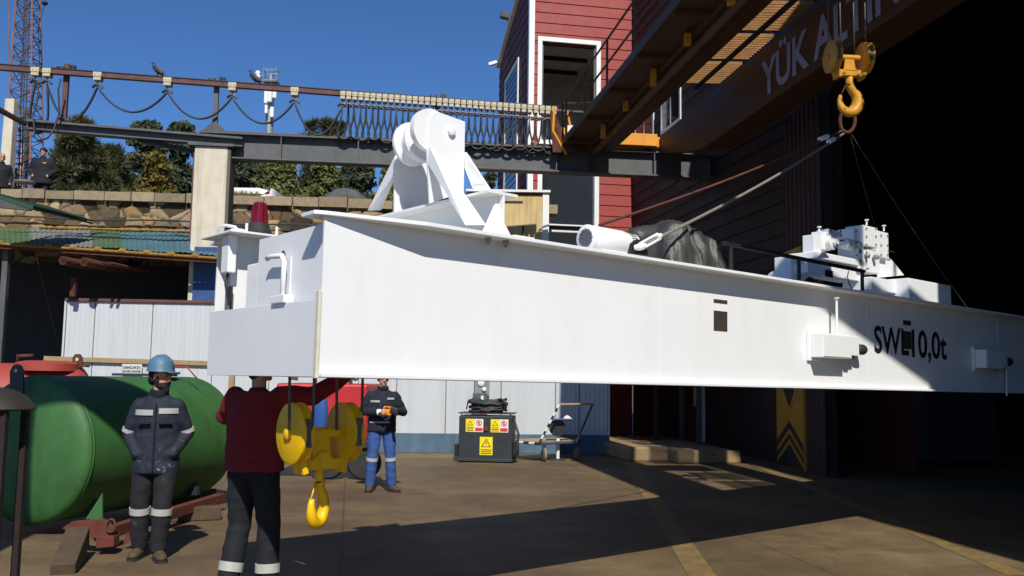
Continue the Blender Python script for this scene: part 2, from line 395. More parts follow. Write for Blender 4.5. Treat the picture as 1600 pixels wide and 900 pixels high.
while s_ < wl:
    w_ = random.uniform(.5, .95); a = o3+wd*s_; b = o3+wd*(s_+w_-.025); dz = random.uniform(-.03, .03); t_ = wn_*(.16+random.uniform(-.02, .03)); bk = wn_*-.45
    mb.hexa([p+V((0,0,z)) for z in (z1-.01, WTOP+dz) for p in (a+t_, b+t_, b+bk, a+bk)]); s_ += w_
    f_ = random.uniform(.75, 1.15); cc += [(.36*f_, .31*f_, .22*f_, 1)]*8
cp = mb.build('coping', M['stone'], st, recalc=True); cp.data.color_attributes.new('stone', 'FLOAT_COLOR', 'POINT').data.foreach_set('color', [c for q in cc for c in q])
cp.parent = st; cp.matrix_parent_inverse = Matrix.Identity(4)
for v in cp.data.vertices: pass
mb = MB().box(0, wl, .02, .4, 0, z0+.2, Matrix.Translation(o3) @ Matrix.Rotation(math.atan2(wd.y, wd.x), 4, 'Z'))
mb.build('lower_wall', M['concrete_dark'], st)
pp = [o3+wd*(wl*i/24)+wn_*.2+V((0,0,WTOP-.78-.02*i/24+.03*math.sin(i*1.3))) for i in range(25)]
tag(MB().tube(pp, .022, 8).build('water_pipe', M['cable'], smooth=True), 'thin dark pipe running along the face of the rubble stone wall', 'pipe')
TZ = WTOP-.75
mb = MB()
def tz(x, y): return TZ+max(0, (y-40))*.02+noise.noise(V((x*.1, y*.1, 0)))*.2
A0 = o3-wn_*.4-wd*60; gx, gy = 40, 30
for j in range(gy+1):
    for i in range(gx+1):
        p = A0+wd*((wl+58.5)*i/gx)-wn_*(90*j/gy); mb.v.append(V((p.x, p.y, TZ if j < 2 else tz(p.x, p.y))))
for j in range(gy):
    for i in range(gx):
        a = j*(gx+1)+i; mb.f.append((a, a+1, a+gx+2, a+gx+1))
struct('hillside', mb, M['hillside'], smooth=True)
# loose weeds growing on the wall top
mb = MB()
for k_ in range(18):
    s_ = random.uniform(6, wl-4); c = o3+wd*s_+wn_*random.uniform(-.2,.1)+V((0,0,WTOP+.01))
    for q in range(34):
        d = V((random.gauss(0,.09), random.gauss(0,.05), 0)); p = c+d; t_ = V((random.uniform(-.08,.08), random.uniform(-.05,.05), random.uniform(.05,.2)))
        mb.add([p, p+V((.022,0,0)), p+t_], [(0,1,2)])
wd_o = mb.build('wall_weeds', M['shrub'], recalc=False); tag(wd_o, 'dry yellow weeds tufting along the coping of the stone wall', 'weeds', kind='stuff')
wd_o.data.attributes.new('leaf', 'FLOAT', 'POINT').data.foreach_set('value', [random.random() for _ in wd_o.data.vertices])

# ============================================================ trees
def tree(name, label, px, wpx, top, D, kind, dens=1.0, base=TZ, skew=0, gaps=.0, low=.1):
    c = W(px, 300, D); t0 = W(px, top, D); x, y = c.x, D; zb = tz(x, y) if base == TZ else base
    h = t0.z-zb; w_ = wpx/1420*D; rnd = random.Random(int(px*7+top))
    root = thing(name, label, 'tree', V((x, y, zb)), 0, 'trees on the bank above the stone wall')
    tr = MB(); ax = [V((x+skew*k/5+rnd.uniform(-.05,.05), y, zb-.2+h*.92*k/5)) for k in range(6)]
    tr.tube(ax, [.10*(1-k/6.5)+.02 for k in range(6)], 8)
    clumps = []
    n = int(46*dens*max(1, w_*h/6)**.7)
    for k in range(n):
        f = rnd.random()**.85; z = zb+h*(low+(.94-low)*f)
        if kind == 'pine': rad = w_/2*(1-f)**.55*1.02+.1
        elif kind == 'sparse': rad = w_/2*(.9 if f < .6 else .55)
        else: rad = w_/2*math.sin(min(1, f*1.15+.18)*math.pi)**.5 if f < .75 else w_/2*.75*(1.35-f)
        an = rnd.uniform(0, 6.283); rr = rad*math.sqrt(rnd.uniform(.15, 1))
        q = V((x+skew*f+rr*math.cos(an), y+rr*math.sin(an), z)); cs = rnd.uniform(.24, .42)*(w_/2.2)**.5*(1.15-.45*f)
        clumps.append((q, cs)); zz = max(zb+.3, z-.35*rr-.1)
        base_p = V((x+skew*(zz-zb)/h, y, min(zz, zb+h*.85))); mid = base_p.lerp(q, .5)+V((0, 0, .08))
        tr.tube([base_p, mid, q], [.035, .022, .008], 5)
    clumps.append((V((x+skew, y, zb+h*.93)), .2*(w_/3)**.5))
    tr.build('trunk', M['bark'], root, smooth=True)
    cr = MB(); lv = []
    for q, cs in clumps:
        tone = rnd.random(); nl = int(105*dens)
        for _ in range(nl):
            d = V((rnd.gauss(0, 1), rnd.gauss(0, 1), rnd.gauss(0, .75))); d = d.normalized()*cs*rnd.uniform(.35, 1.12)
            p = q+d
            if kind in ('pine', 'sparse'):
                dr = (d.normalized()+V((rnd.uniform(-.5,.5), rnd.uniform(-.5,.5), rnd.uniform(-.1,.8)))).normalized(); L = rnd.uniform(.13, .25); wv_ = dr.orthogonal().normalized()*.021
                dr2 = dr*L; cr.add([p-wv_, p+wv_, p+dr2+wv_*.4], [(0,1,2)])
                dr3 = (dr+V((rnd.uniform(-.6,.6), rnd.uniform(-.6,.6), rnd.uniform(-.6,.6)))).normalized()*L; cr.add([p-wv_, p+wv_, p+dr3], [(0,1,2)]); kk = 6
            else:
                a = V((rnd.uniform(-1,1), rnd.uniform(-1,1), rnd.uniform(-1,1))).normalized(); b = a.orthogonal().normalized(); L = rnd.uniform(.06, .13)
                cr.add([p-a*L, p+b*L*.55, p+a*L, p-b*L*.55], [(0,1,2,3)]); kk = 4
            lv += [min(1, max(0, tone*.7+rnd.uniform(0,.35)))]*kk
    mats = {'pine': M['pine'], 'sparse': M['pine'], 'leaf': M['leaf'], 'bright': M['bright'], 'shrub': M['shrub']}[kind]
    co = cr.build('crown', mats, root, recalc=False)
    co.data.attributes.new('leaf', 'FLOAT', 'POINT').data.foreach_set('value', lv)
T = [('pine_tree','dark pine rising just right of the man in the black beanie',118,92,184,27,'pine',1.3),
 ('pine_tree','low pine filling the gap beneath the dark beam, second from the mast',170,70,225,28,'pine',1.1),
 ('broadleaf_tree','dark leafy tree with a loose spiky top, midway between mast and pillar',226,96,182,30,'leaf',1.2),
 ('broadleaf_tree','dark leafy tree with ragged top just left of the whitewashed pillar',276,84,186,31,'leaf',1.2),
 ('yellow_shrub','yellow brown shrub in front of the dark leafy trees',243,56,236,26.5,'shrub',1.0),
 ('broadleaf_tree','green tree behind the white car roof',378,76,236,31,'leaf',1.1),
 ('pine_tree','mid green pine directly behind the white car tail',440,86,244,30,'bright',1.2),
 ('pine_tree','slim pine poking above the dark beam with a thin left top',481,44,180,33,'sparse',1.0),
 ('pine_tree','slim pine poking above the dark beam with a wider right top',516,50,178,33,'sparse',1.1),
 ('conifer','bushy bright conifer behind the covered car',508,92,250,31,'bright',1.3),
 ('conifer','bushy dark conifer between covered car and white sheave bracket',566,70,246,32,'leaf',1.2),
 ('conifer','bushy conifer half hidden by the white sheave bracket',612,80,250,31,'bright',1.1),
 ('broadleaf_tree','green tree seen through the white braces of the bracket',690,110,250,32,'leaf',1.0),
 ('broadleaf_tree','distant green tree just left of the red building',764,44,262,38,'leaf',1.0),
 ('conifer','dark low conifer at the foot of the lattice mast',20,64,262,30,'leaf',.8),
 ('conifer','dense backdrop conifer behind the first two pines',145,120,236,35,'leaf',1.2),
 ('conifer','dense backdrop conifer far behind the white car',410,130,252,38,'bright',1.2),
 ('conifer','dense backdrop conifer far behind the covered car',540,130,256,38,'leaf',1.2)]
for t_ in T:
    tree(*t_)

# ============================================================ lattice mast and antenna pole, concrete post
def mast(pxb, pxt, D, yb, yt, w0, w1, label, matn, seg):
    b = W(pxb, yb, D); t_ = W(pxt, yt, D); root = thing('lattice_mast', label, 'mast', V((b.x, b.y, TZ)))
    b.z = TZ; H = t_.z-b.z; c4 = [(-1,-1),(1,-1),(1,1),(-1,1)]
    def cor(k, f):
        w_ = w0+(w1-w0)*f; c = b.lerp(t_, f); c.z = b.z+H*f; return c+V((c4[k][0]*w_/2, c4[k][1]*w_/2, 0))
    for k in range(4): MB().tube([cor(k,0), cor(k,1)], .028, 6).build('leg', M[matn], root)
    br = MB()
    for i in range(seg):
        f0, f1 = i/seg, (i+1)/seg
        for k in range(4):
            k2 = (k+1) % 4; br.tube([cor(k,f0), cor(k2,f0)], .014, 5); a, c = ((k,k2) if i % 2 else (k2,k)); br.tube([cor(a,f0), cor(c,f1)], .014, 5)
    br.build('bracing', M['galv'] if matn != 'rusty_pink' else M['rust'], root)
    cb = MB()
    for dx in (-.05, .02, .1): cb.tube([b+V((dx,-.2,.3)), b.lerp(t_, .5)+V((dx+.02,-.2,0)), t_+V((dx+.03,-.15,0))], .018, 5)
    cb.build('feeder_cable', M['cable'], root)
    return root
mr = mast(40, 46, 26.5, 290, -60, .86, .42, 'tall rusty lattice mast rising behind the stone wall at far left', 'rusty_pink', 24)
a = W(70, 5, 26.5); MB().tube([W(58,50,26.5), W(66,20,26.5), a], .012, 5).tube([W(60,40,26.5), W(62,100,26.5)], .012, 5).ell(a, (.09,.09,.07), 10, 6).build('small_antenna', M['black'], mr)
MB().tube([W(14,-20,26.4), W(14,110,26.4)], .018, 6).build('conduit', M['rusty_pink'], mr)
for px, top, bw, D, lb in ((19,156,15,25.6,'pale concrete post standing left of the lattice mast'), (44,172,9,27.6,'slimmer pale concrete post standing behind the lattice mast')):
    c = W(px, top, D); hw = bw/1420*D/2; mb = MB().hexa([V((c.x-hw*s1*k, c.y+s2*hw*k, z)) for z, k in ((TZ,1.15),(c.z,1)) for s1, s2 in ((1,-1),(-1,-1),(-1,1),(1,1))])
    tag(mb.build('concrete_post', M['concrete_paint'], bevel=.02), lb, 'post')
root = thing('antenna_pole', 'slim cellular antenna pole with white panels seen above the dark beam', 'antenna pole', V((W(422,200,46).x, 46, TZ)))
D = 46
MB().tube([V((W(422,200,D).x, D, TZ)), W(422,170,D), W(424,118,D)], [.22,.2,.14], 10).build('pole', M['galv'], root)
ra = MB()
for y_ in (112, 128): ra.tube([W(414,y_,D)+V((0,-.3,0)), W(434,y_,D)+V((0,-.3,0)), W(434,y_,D)+V((0,.4,0)), W(414,y_,D)+V((0,.4,0))], .03, 5, closed=True)
for px in (414,420,427,434): ra.tube([W(px,108,D)+V((0,-.3,0)), W(px,130,D)+V((0,-.3,0))], .025, 5)
ra.build('railing', M['galv'], root)
MB().box(-.35,.35,-.3,.3,-.05,.05, Matrix.Translation(W(424,129,D))).build('platform', M['steel_dark'], root)
for px, y0, y1, hw in ((417,139,162,.09),(423,138,160,.1),(430,139,154,.1),(417,165,178,.07),(426,168,184,.09)):
    a, b = W(px,y0,D-.35), W(px,y1,D-.35); MB().box(a.x-hw,a.x+hw,D-.5,D-.3,b.z,a.z).build('panel_antenna', M['trim'], root, bevel=.02)
for y_ in (114,120): 
    c = W(403,y_,D); MB().lathe([(.05,-.25),(.11,-.2),(.12,.05),(.02,.1)], c, V((0,-1,0)), 14).build('dish', M['trim'], root, smooth='auto')
MB().tube([W(403,117,D), W(416,120,D)], .03, 5).build('bracket', M['galv'], root)

# ============================================================ parked cars on the bank
def place_car():
    D = 27.0; xr = W(428, 300, D).x; w2 = .89; xc = xr-w2; zt = W(390, 287.5, D).z; z = zt-1.0
    root = thing('parked_car', 'white hatchback parked tail-on behind the wall beside the whitewashed pillar', 'car', V((xc, D+2, z)))
    def sec(y, kx, zr, zb=.28): return [V((xc+kx*a*w2, y, z+b if b < 1 else z+b*(zr-z)/1.45)) for a, b in ((-.98,zb),(-1,.7),(-.97,.9),(-.88,1.06),(-.72,1.36),(-.45,1.45),(.45,1.45),(.72,1.36),(.88,1.06),(.97,.9),(1,.7),(.98,zb))]
    mb = MB(); secs = [sec(D,.9,zt-.3,.4), sec(D+.08,.97,zt-.1,.3), sec(D+.3,1,zt-.06), sec(D+.9,1,zt-.03), sec(D+2.2,1,zt), sec(D+3.0,1,zt-.3), sec(D+4.1,.96,z+.85,.3)]
    n = 12
    for q in secs: mb.v += q
    for i in range(len(secs)-1):
        for j in range(n): mb.f.append((i*n+j, i*n+(j+1) % n, (i+1)*n+(j+1) % n, (i+1)*n+j))
    mb.f += [tuple(range(n)), tuple(range(6*n, 7*n))]
    mb.build('body', M['carpaint'], root, bevel=.05, smooth='auto')
    MB().prism([V((xc-.6,D+.9,zt-.03)), V((xc+.6,D+.9,zt-.03)), V((xc+.52,D+1.5,zt+.05)), V((xc-.52,D+1.5,zt+.05))], (0,-.02,.03)).build('rear_window', M['glass'], root)
    for sx in (-1, 1):
        MB().prism([V((xc+sx*.45,D+.03,zt-.28)), V((xc+sx*.74,D+.03,zt-.20)), V((xc+sx*.80,D+.05,zt-.32)), V((xc+sx*.48,D-.01,zt-.37))], (0,.12,0)).build('tail_light', M['tail'], root, bevel=.01)
        for y in (.85, 3.3): MB().lathe([(.2,-.1),(.31,-.1),(.33,0),(.31,.1),(.2,.1)], V((xc+sx*.78,D+y,z+.33)), V((1,0,0)), 20).build('wheel', M['rubber'], root, smooth='auto')
place_car()
D = 28.5; a, b = W(483,316,D), W(582,316,D); zt = W(530,285,D).z
mb = MB(); nx, ny = 44, 22; wx = b.x-a.x
for j in range(ny+1):
    for i in range(nx+1):
        u = i/nx; v = j/ny; top = (zt-TZ)*min(1, (math.sin(math.pi*min(1, max(0, u)))**.2)); 
        sh = min(1, math.sin(math.pi*v)**.2); z = TZ+top*sh*(1-.12*abs(u-.48))+noise.noise(V((u*9, v*6, 2)))*.06
        mb.v.append(V((a.x+wx*u+noise.noise(V((u*7, v*7, 8)))*.05, D+1.8*v, max(TZ, z))))
for j in range(ny):
    for i in range(nx): q = j*(nx+1)+i; mb.f.append((q, q+1, q+nx+2, q+nx+1))
tag(mb.build('covered_car', M['cover'], smooth=True), 'car under a grey crumpled cover parked behind the stone wall', 'car')

# ============================================================ container wall (white sandwich panels)
PA = G(60, 706.5); PA = V((W(97,600,19.55).x, 19.55, 0)); PB = V((W(950,600,20.25).x, 20.25, 0))
pd = (PB-PA); pl = pd.length; pd.normalize(); pn = V((pd.y, -pd.x, 0)); PM = Matrix.Translation(PA) @ Matrix.Rotation(math.atan2(pd.y, pd.x), 4, 'Z')
ztop = W(200, 471, 19.6).z
root = thing('site_cabin', 'long white panelled cabin with blue skirting behind the hook block', 'cabin', PA, math.atan2(pd.y, pd.x))
def pan(x0, x1, z0, z1):                             # finely ribbed panel
    mb = MB(); n = max(2, int((x1-x0)/.05)); pts = []
    for i in range(n+1):
        x = x0+(x1-x0)*i/n; y = -.0 if i % 2 else -.006; pts.append((x, y))
    for i in range(n): mb.add([V((pts[i][0],pts[i][1],z0)),V((pts[i+1][0],pts[i+1][1],z0)),V((pts[i+1][0],pts[i+1][1],z1)),V((pts[i][0],pts[i][1],z1))], [(0,1,2,3)])
    mb.box(x0, x1, .01, .06, z0, z1); return mb
xs = [0]+[hit(px, 600, PA, pn).dot(pd)-PA.dot(pd) for px in (142, 233, 330, 420, 490, 560, 620, 697, 783, 868, 905)]+[pl]
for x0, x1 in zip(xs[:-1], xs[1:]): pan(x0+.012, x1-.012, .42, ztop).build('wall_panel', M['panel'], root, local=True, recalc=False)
MB().box(0, pl, .035, .12, .42, ztop-.02).build('backing', M['seam'], root, local=True)
MB().box(-.02, pl+.02, -.04, .12, 0, .42).build('skirting', M['skirt'], root, local=True, bevel=.01)
MB().box(pl, pl+.04, -.03, 2.6, 0, ztop).build('end_wall', M['panel'], root, local=True)
MB().box(-.04, 0, -.03, 2.6, 0, ztop).build('end_wall', M['panel'], root, local=True)
MB().box(-.05, pl+.05, 0, 2.6, ztop, ztop+.05).build('roof', M['steel_dark'], root, local=True)
MB().box(-.03, 3.4, -.05, .0, ztop-.02, ztop+.05).build('cap_rail', M['rust'], root, local=True, bevel=.01)
def pf(px, py, off=0): return hit(px, py, PA+pn*off, pn)
# batten leaning along cabin wall, paper sign, thin upright
a, b = pf(68,560,.08), pf(372,569,.08)
tag(MB().hexa([p+q for q in (V((0,0,-.05)), V((0,0,.05))) for p in (a, b, b+V((0,.05,0)), a+V((0,.05,0)))]).build('timber_batten', M['wood'], bevel=.004), 'long pale timber batten fixed across the white cabin wall', 'batten')
a, b = pf(363,570,.06), pf(362,712,.06); tag(MB().box(a.x-.06,a.x+.06,a.y-.04,a.y+.03,0,a.z).build('timber_upright', M['wood'], bevel=.006), 'pale timber upright against the cabin between green tank and red fleece', 'post')
sr = thing('paper_sign', 'small white printed notice on the cabin wall behind the blue helmet', 'sign', pf(206,583,.1), math.atan2(pd.y, pd.x))
c0 = pf(190,585,.1); c1 = pf(222,569,.1)
MB().hexa([V((x,y,z)) for z in (c0.z,c1.z) for x,y in ((c0.x,c0.y),(c1.x,c1.y),(c1.x,c1.y+.01),(c0.x,c0.y+.01))]).build('board', M['sign_plate'], sr)
text('GEMİLERİN', 'lettering', M['ink'], sr, pf(191.5,576,.103), pd, ZZ, (c1-c0).dot(pd)*.9, .07, off=.02)
text('BAKIM ONARIM', 'lettering', M['ink'], sr, pf(191.5,582,.103), pd, ZZ, (c1-c0).dot(pd)*.9, .055, off=.02)
# electrical sign and red/white post above welding cabinet
c0, c1 = pf(741,619,.1), pf(765,588,.1)
er = thing('switch_box', 'grey galvanised switch box on the cabin wall above the welding machine', 'switch box', V((c0.x, c0.y, c0.z)))
MB().hexa([V((x,y,z)) for z in (c0.z,c1.z+.1) for x,y in ((c0.x,c0.y),(c1.x,c1.y),(c1.x,c1.y+.1),(c0.x,c0.y+.1))]).build('box', M['galv'], er, bevel=.01)
q = pf(753,603,.1); MB().lathe([(.02,0),(.075,.005),(.07,.03),(.03,.05)], q+V((-.02,0,.06)), pn, 18).lathe([(.02,0),(.055,.005),(.05,.03),(.03,.05)], q+V((.05,0,-.08)), pn, 18).build('socket', M['trim'], er, smooth='auto')
pr = thing('striped_post', 'short red and white striped post behind the welding machine', 'post', V((pf(753,640,.2).x, pf(753,640,.2).y, 0)))
q = pf(753,640,.2)
for i in range(10):
    MB().cyl(V((q.x,q.y,i*.125)), V((q.x,q.y,(i+1)*.125)), .035, n=12).build('stripe', M['trim'] if i % 2 else M['tail'], pr, smooth='auto')
q = pf(747,640,.15); tag(MB().box(q.x-.12,q.x+.2,q.y-.05,q.y+.05,0,pf(747,614,.15).z).build('steel_upright', M['steel_dark'], bevel=.01), 'dark steel upright plate just behind the striped post', 'post')
# small yellow sign behind ropes
c0, c1 = pf(452,586,.1), pf(466,576,.1); tag(MB().box(c0.x,c1.x,c0.y-.01,c0.y,c0.z,c1.z).build('yellow_notice', M['label_y']), 'small yellow notice on cabin wall beside the dark cap', 'sign')

# ============================================================ shed roof of corrugated sheets with dark interior
ra_, rb_ = W(-150, 368, 19.0), W(344, 401, 19.3); rc_, rd_ = W(-150, 352, 23.9), W(336, 366, 24.2)
root = thing('lean_to_shed', 'lean-to shed with patched green grey and blue corrugated roof', 'shed', V((ra_.x+3, ra_.y, 0)))
def corr(u0_, u1_, m_, dz=0, v0=0., v1=1.0):
    mb = MB(); n = int((u1_-u0_)*110*1.0)+2; k = 6
    for j in range(k+1):
        v = v0+(v1-v0)*j/k
        for i in range(n+1):
            u = u0_+(u1_-u0_)*i/n; p = (ra_.lerp(rb_, u)).lerp(rc_.lerp(rd_, u), v)
            mb.v.append(p+V((0,0,dz*.6+.012*math.cos(i*math.pi)+.012*math.sin(v*9+u*30))))
    for j in range(k):
        for i in range(n): a = j*(n+1)+i; mb.f.append((a, a+1, a+n+2, a+n+1))
    return mb.build('roof_sheet', m_, root, recalc=False)
shg = mat('green_roof_sheet', '#48603a', .75, var=.25, scale=1, streak=('#3c3c30', .5)); shr = mat('grey_roof_sheet', '#70726c', .8, var=.12, scale=1, streak=('#4b4a42', .5))
shb = mat('teal_roof_sheet', '#476a70', .7, var=.15, scale=1, streak=('#3b3e3c', .4)); shd = mat('dark_green_roof_sheet', '#2b4836', .7, var=.15, scale=1)
corr(0, .40, shg); corr(.40, .52, shr, .02); corr(.515, .60, shr, .035); corr(.595, .69, shg, .05); corr(.685, .775, shb, .02); corr(.77, .86, shb, .035); corr(.855, 1, shb, .05)
foam = mat('yellow_foam', '#8f6a2c', .9, var=.25, scale=8, bump=.8)
mb = MB()
for i in range(46):
    u = .3+.7*i/45; p = ra_.lerp(rb_, u); mb.ell(p+V((0,-.02,-.045)), (.16,.05,.035), 8, 5)
    if i % 5 == 0: mb.ell(p+V((0,-.03,-.02)), (.10,.05,.055), 10, 6)
mb.build('foam_edge', foam, root, smooth=True); mb = MB()
for i in range(60):
    u = .45+.54*i/59; p = rc_.lerp(rd_, u); mb.ell(p+V((random.uniform(-.05,.05),-.12,.03)), (random.uniform(.08,.22),.08,random.uniform(.015,.06)), 8, 5)
mb.build('foam_edge', foam, root, smooth=True)
ed = MB(); ed.hexa([p+V((0,o,z)) for z in (-.14,-.05) for p, o in ((ra_,0),(rb_,0),(rb_,.08),(ra_,.08))]); ed.build('fascia', M['rusty'], root)
for u in (.30,):
    p = ra_.lerp(rb_, u)+V((0,.3,0)); MB().box(p.x-.06,p.x+.06,p.y-.06,p.y+.06,0,p.z-.05).build('post', M['steel_dark'], root)
p0, p1 = W(322,405,19.2), W(340,405,19.2)
MB().box(W(303,410,19.85).x, W(343,410,19.85).x, 19.84, 19.86, 2.2, 4.42).build('blue_door', mat('shed_blue_panel', '#2a4878', .6), root)
MB().box(-16, W(305,410,20.4).x, 23.4, 23.5, 0, 4.4).build('back_wall', mat('shed_shade', (.02,.02,.022), .9), root)  # near-black sheet stands in for the shade inside the shed
p = W(113,450,19.25); MB().box(p.x-.05,p.x+.05,p.y,p.y+.1,W(113,463,19.25).z,W(113,433,19.25).z).build('short_stud', M['rusty'], root)
for i, (px, py, r) in enumerate(((98,407,.09),(131,409,.09),(160,411,.035),(170,411,.035))):
    a = W(px,py,18.75); pm = MB(); d = V((.16,1,.0)).normalized()
    pm.lathe([(r,0),(r,1.5),(r*.86,1.5),(r*.86,0)], a, d, 20)
    tag(pm.build('steel_pipe', M['rusty'], smooth='auto'), ['large rusty pipe end, leftmost in the rack under shed roof','large rusty pipe end, second from left under shed roof','thin rusty pipe, third along under shed roof','thin rusty pipe, last along under shed roof'][i], 'pipe')
# small awning at far left
a = W(-30, 296, 17.5); b = W(52, 322, 17.5)
aw = MB(); n = 40
for j in range(2):
    for i in range(n+1):
        p = a.lerp(b, i/n)+V((-.3*j, 3.2*j, .25*j)); aw.v.append(p+V((0,0,.02*math.cos(i*math.pi))))
for i in range(n): aw.f.append((i, i+1, i+n+2, i+n+1))
aw2 = MB(); aw2.v = aw.v+[p+V((0,0,-.06)) for p in aw.v]; m_ = len(aw.v); aw2.f = aw.f+[tuple(k+m_ for k in reversed(f)) for f in aw.f]
for i in range(n): aw2.f.append((i, i+1, i+1+m_, i+m_))
root = thing('side_awning', 'dark green corrugated awning corner jutting in at far left', 'awning', V((a.x, a.y, 0)))
aw2.build('roof_sheet', shd, root, recalc=False)
MB().prism([a+V((0,0,-.03)), b+V((0,0,-.03)), b+V((-.1,.02,-.08)), a+V((0,.02,-.32))], (0,.1,0)).build('fascia', M['steel_dark'], root)
MB().box(a.x-.1,a.x,a.y+.1,a.y+.2,0,a.z-.2).build('post', M['steel_dark'], root)

# ============================================================ whitewashed pillar and crane runway beam
RA = W(330, 208, 20.2); rdv = V((.9928, .12, 0)).normalized(); rnv = V((rdv.y, -rdv.x, 0)); RZ = RA.z
def rp(px, py=240, off=0):                           # point on the runway line under a photo column
    return hit(px, py, RA+rnv*off, rnv)
def RM(p): return Matrix.Translation(V((p.x,p.y,0))) @ Matrix.Rotation(math.atan2(rdv.y, rdv.x), 4, 'Z')
c = rp(334); 
pz = W(330,233,20.2).z
root = thing('support_pillar', 'whitewashed concrete pillar carrying the dark crane runway beam', 'pillar', V((c.x, c.y, 0)), math.atan2(rdv.y, rdv.x))
MB().box(-.36,.36,-.28,.3,0,pz).build('shaft', M['concrete_paint'], root, local=True, bevel=.03)
MB().box(-.40,-.362,-.2,.2,4.6,pz+.02).build('steel_channel', M['rust'], root, local=True)
MB().box(.362,.43,-.29,.3,4.9,pz-.06).build('formwork_edge', M['concrete_dark'], root, local=True, bevel=.02)
MB().box(-.5,.5,-.34,.36,pz,pz+.06).build('cap_plate', M['steel_dark'], root, local=True)
root = thing('runway_beam', 'long dark grey steel crane runway beam resting on the whitewashed pillar', 'beam', V((RA.x, RA.y, RZ-.6)), math.atan2(rdv.y, rdv.x))
def rx(px): return (rp(px)-RA).dot(rdv)
X0, X1 = rx(312), rx(1105)+1.2
h = .60
ib = MB()
ib.box(X0, X1, -.17, .17, .56, .60).box(X0+.55, X1, -.17, .17, 0, .035).box(X0+.5, X1, -.012, .012, .03, .565)
ib.prism([V((X0,-.012,.30)),V((X0+.55,-.012,.0)),V((X0+.55,-.012,.57)),V((X0,-.012,.57))], (0,.024,0))
ib.build('girder', M['steel_dark'], root, local=True, bevel=.004)
MB().box(X0, X1, -.035, .035, .60, .655).build('rail', M['rust'], root, local=True)
for px in (868, 918, 1020, 700, 560, 440):
    x = rx(px); MB().box(x-.012, x+.012, -.155, -.012, .036, .558).build('stiffener', M['steel_dark'], root, local=True)
MB().box(rx(528)-.03, rx(528)+.03, -.06, -.012, .45, .53).build('clip', M['black'], root, local=True)
# lighter left extension beam
la, lb_ = W(44,196,19.6), W(380,224,20.1)
root = thing('extension_beam', 'dark steel beam running from pillar left to the lattice mast', 'beam', la)
d = (lb_-la).normalized(); s_ = V((d.y,-d.x,0)).normalized()
def beamhex(a, b, w_, h_, dz=0): return MB().hexa([p+s_*q+V((0,0,z+dz)) for z in (-h_/2, h_/2) for p, q in ((a,w_/2),(b,w_/2),(b,-w_/2),(a,-w_/2))])
beamhex(la, lb_, .26, .05, .09).build('top_flange', M['steel_dark'], root); beamhex(la, lb_, .26, .03, -.09).build('bottom_flange', M['steel_dark'], root); beamhex(la, lb_, .03, .16).build('web', M['steel_dark'], root)
a, b = W(215,218,19.9), W(308,238,20.1); beamhex(a, b, .08, .1).build('brace', M['black'], root)
a, b = W(0,172,17.6), W(38,193,19.5); tag(MB().tube([a+(a-b)*.3, b], .06, 6).build('loose_tube', M['rust']), 'rusty tube slanting in from the left edge to the beam end', 'tube')

# ============================================================ festoon rail, posts, trolleys, cable
def fr(px): 
    y = 104+(px)*(145-104)/530 if px < 530 else 145+(px-530)*25/340
    return rp(px, y+2, .12)
root = thing('festoon_rail', 'brown steel cable rail on posts above the runway beam', 'rail', fr(330))
a, b = fr(-60), fr(872); d = (b-a).normalized()
MB().hexa([p+rnv*q+V((0,0,z)) for z in (-.055, .055) for p, q in ((a,.06),(b,.06),(b,-.06),(a,-.06))]).build('rail', M['rust'], root, bevel=.006)
MB().hexa([p+rnv*q+V((0,0,z)) for z in (.056, .075) for p, q in ((a,.075),(b,.075),(b,-.075),(a,-.075))]).build('top_flange', M['black'], root)
for px, tp, mt in ((101,97,'rust'), (337,126,'steel_dark'), (684,150,'steel_dark')):
    p = fr(px); zt = W(px,tp,p.y).z; dy = rnv*-.13; zb = RZ+.02 if px > 300 else W(px,196,19.7).z
    MB().box(-.055,.055,-.05,.05,zb,zt, RM(p+dy)).build('post', M[mt], root, bevel=.004)
    MB().prism([p+dy+V((-.3,-.06,0))*1-V((0,0,p.z-zb)), p+dy+V((.3,-.06,0))-V((0,0,p.z-zb)), p+dy+V((.05,-.06,.22))-V((0,0,p.z-zb)), p+dy+V((-.05,-.06,.22))-V((0,0,p.z-zb))], (0,.02,0)).build('gusset', M[mt], root)
    cl = MB(); 
    for q in (-.16,-.05,.09,.17): cl.box(q-.03,q+.03,-.06,.06,p.z+.08,p.z+.15+.04*(q>0), RM(p+dy*.5))
    cl.build('clamp', M['black'], root)
def trolley(px, label, grp=None, hang=.18, wd_=.09):
    p = fr(px); r_ = thing('cable_trolley', label, 'trolley', p, math.atan2(rdv.y, rdv.x), grp)
    b_ = MB(); b_.box(-wd_,wd_,-.095,-.07,-.05,.055).box(-wd_*.9,wd_*.9,-.095,-.07,-.13,-.062).box(-wd_*.9,wd_*.9,.07,.095,-.13,.055)
    for x in (-wd_*.5, wd_*.5): b_.cyl(V((x,-.105,.0)), V((x,-.094,.0)), .014, n=8)
    b_.box(-wd_*.8,wd_*.8,-.07,.07,-.14,-.12)
    b_.build('plate', M['cream'], r_, local=True, bevel=.004)
    d_ = MB()
    d_.cyl(V((0,-.03,-.14)), V((0,-.03,-.14-hang*.6)), .012, n=6); d_.tube([V((-.11,-.03,-.16-hang*.75)), V((-.05,-.03,-.15-hang*.45)), V((.05,-.03,-.15-hang*.45)), V((.11,-.03,-.16-hang*.75))], .03, 6)
    d_.build('clamp', M['black'], r_, local=True, smooth='auto')
    return p+V((0,-.03,-.16-hang*.6))
lone = [57, 75, 154, 263, 364, 461]; hp = []
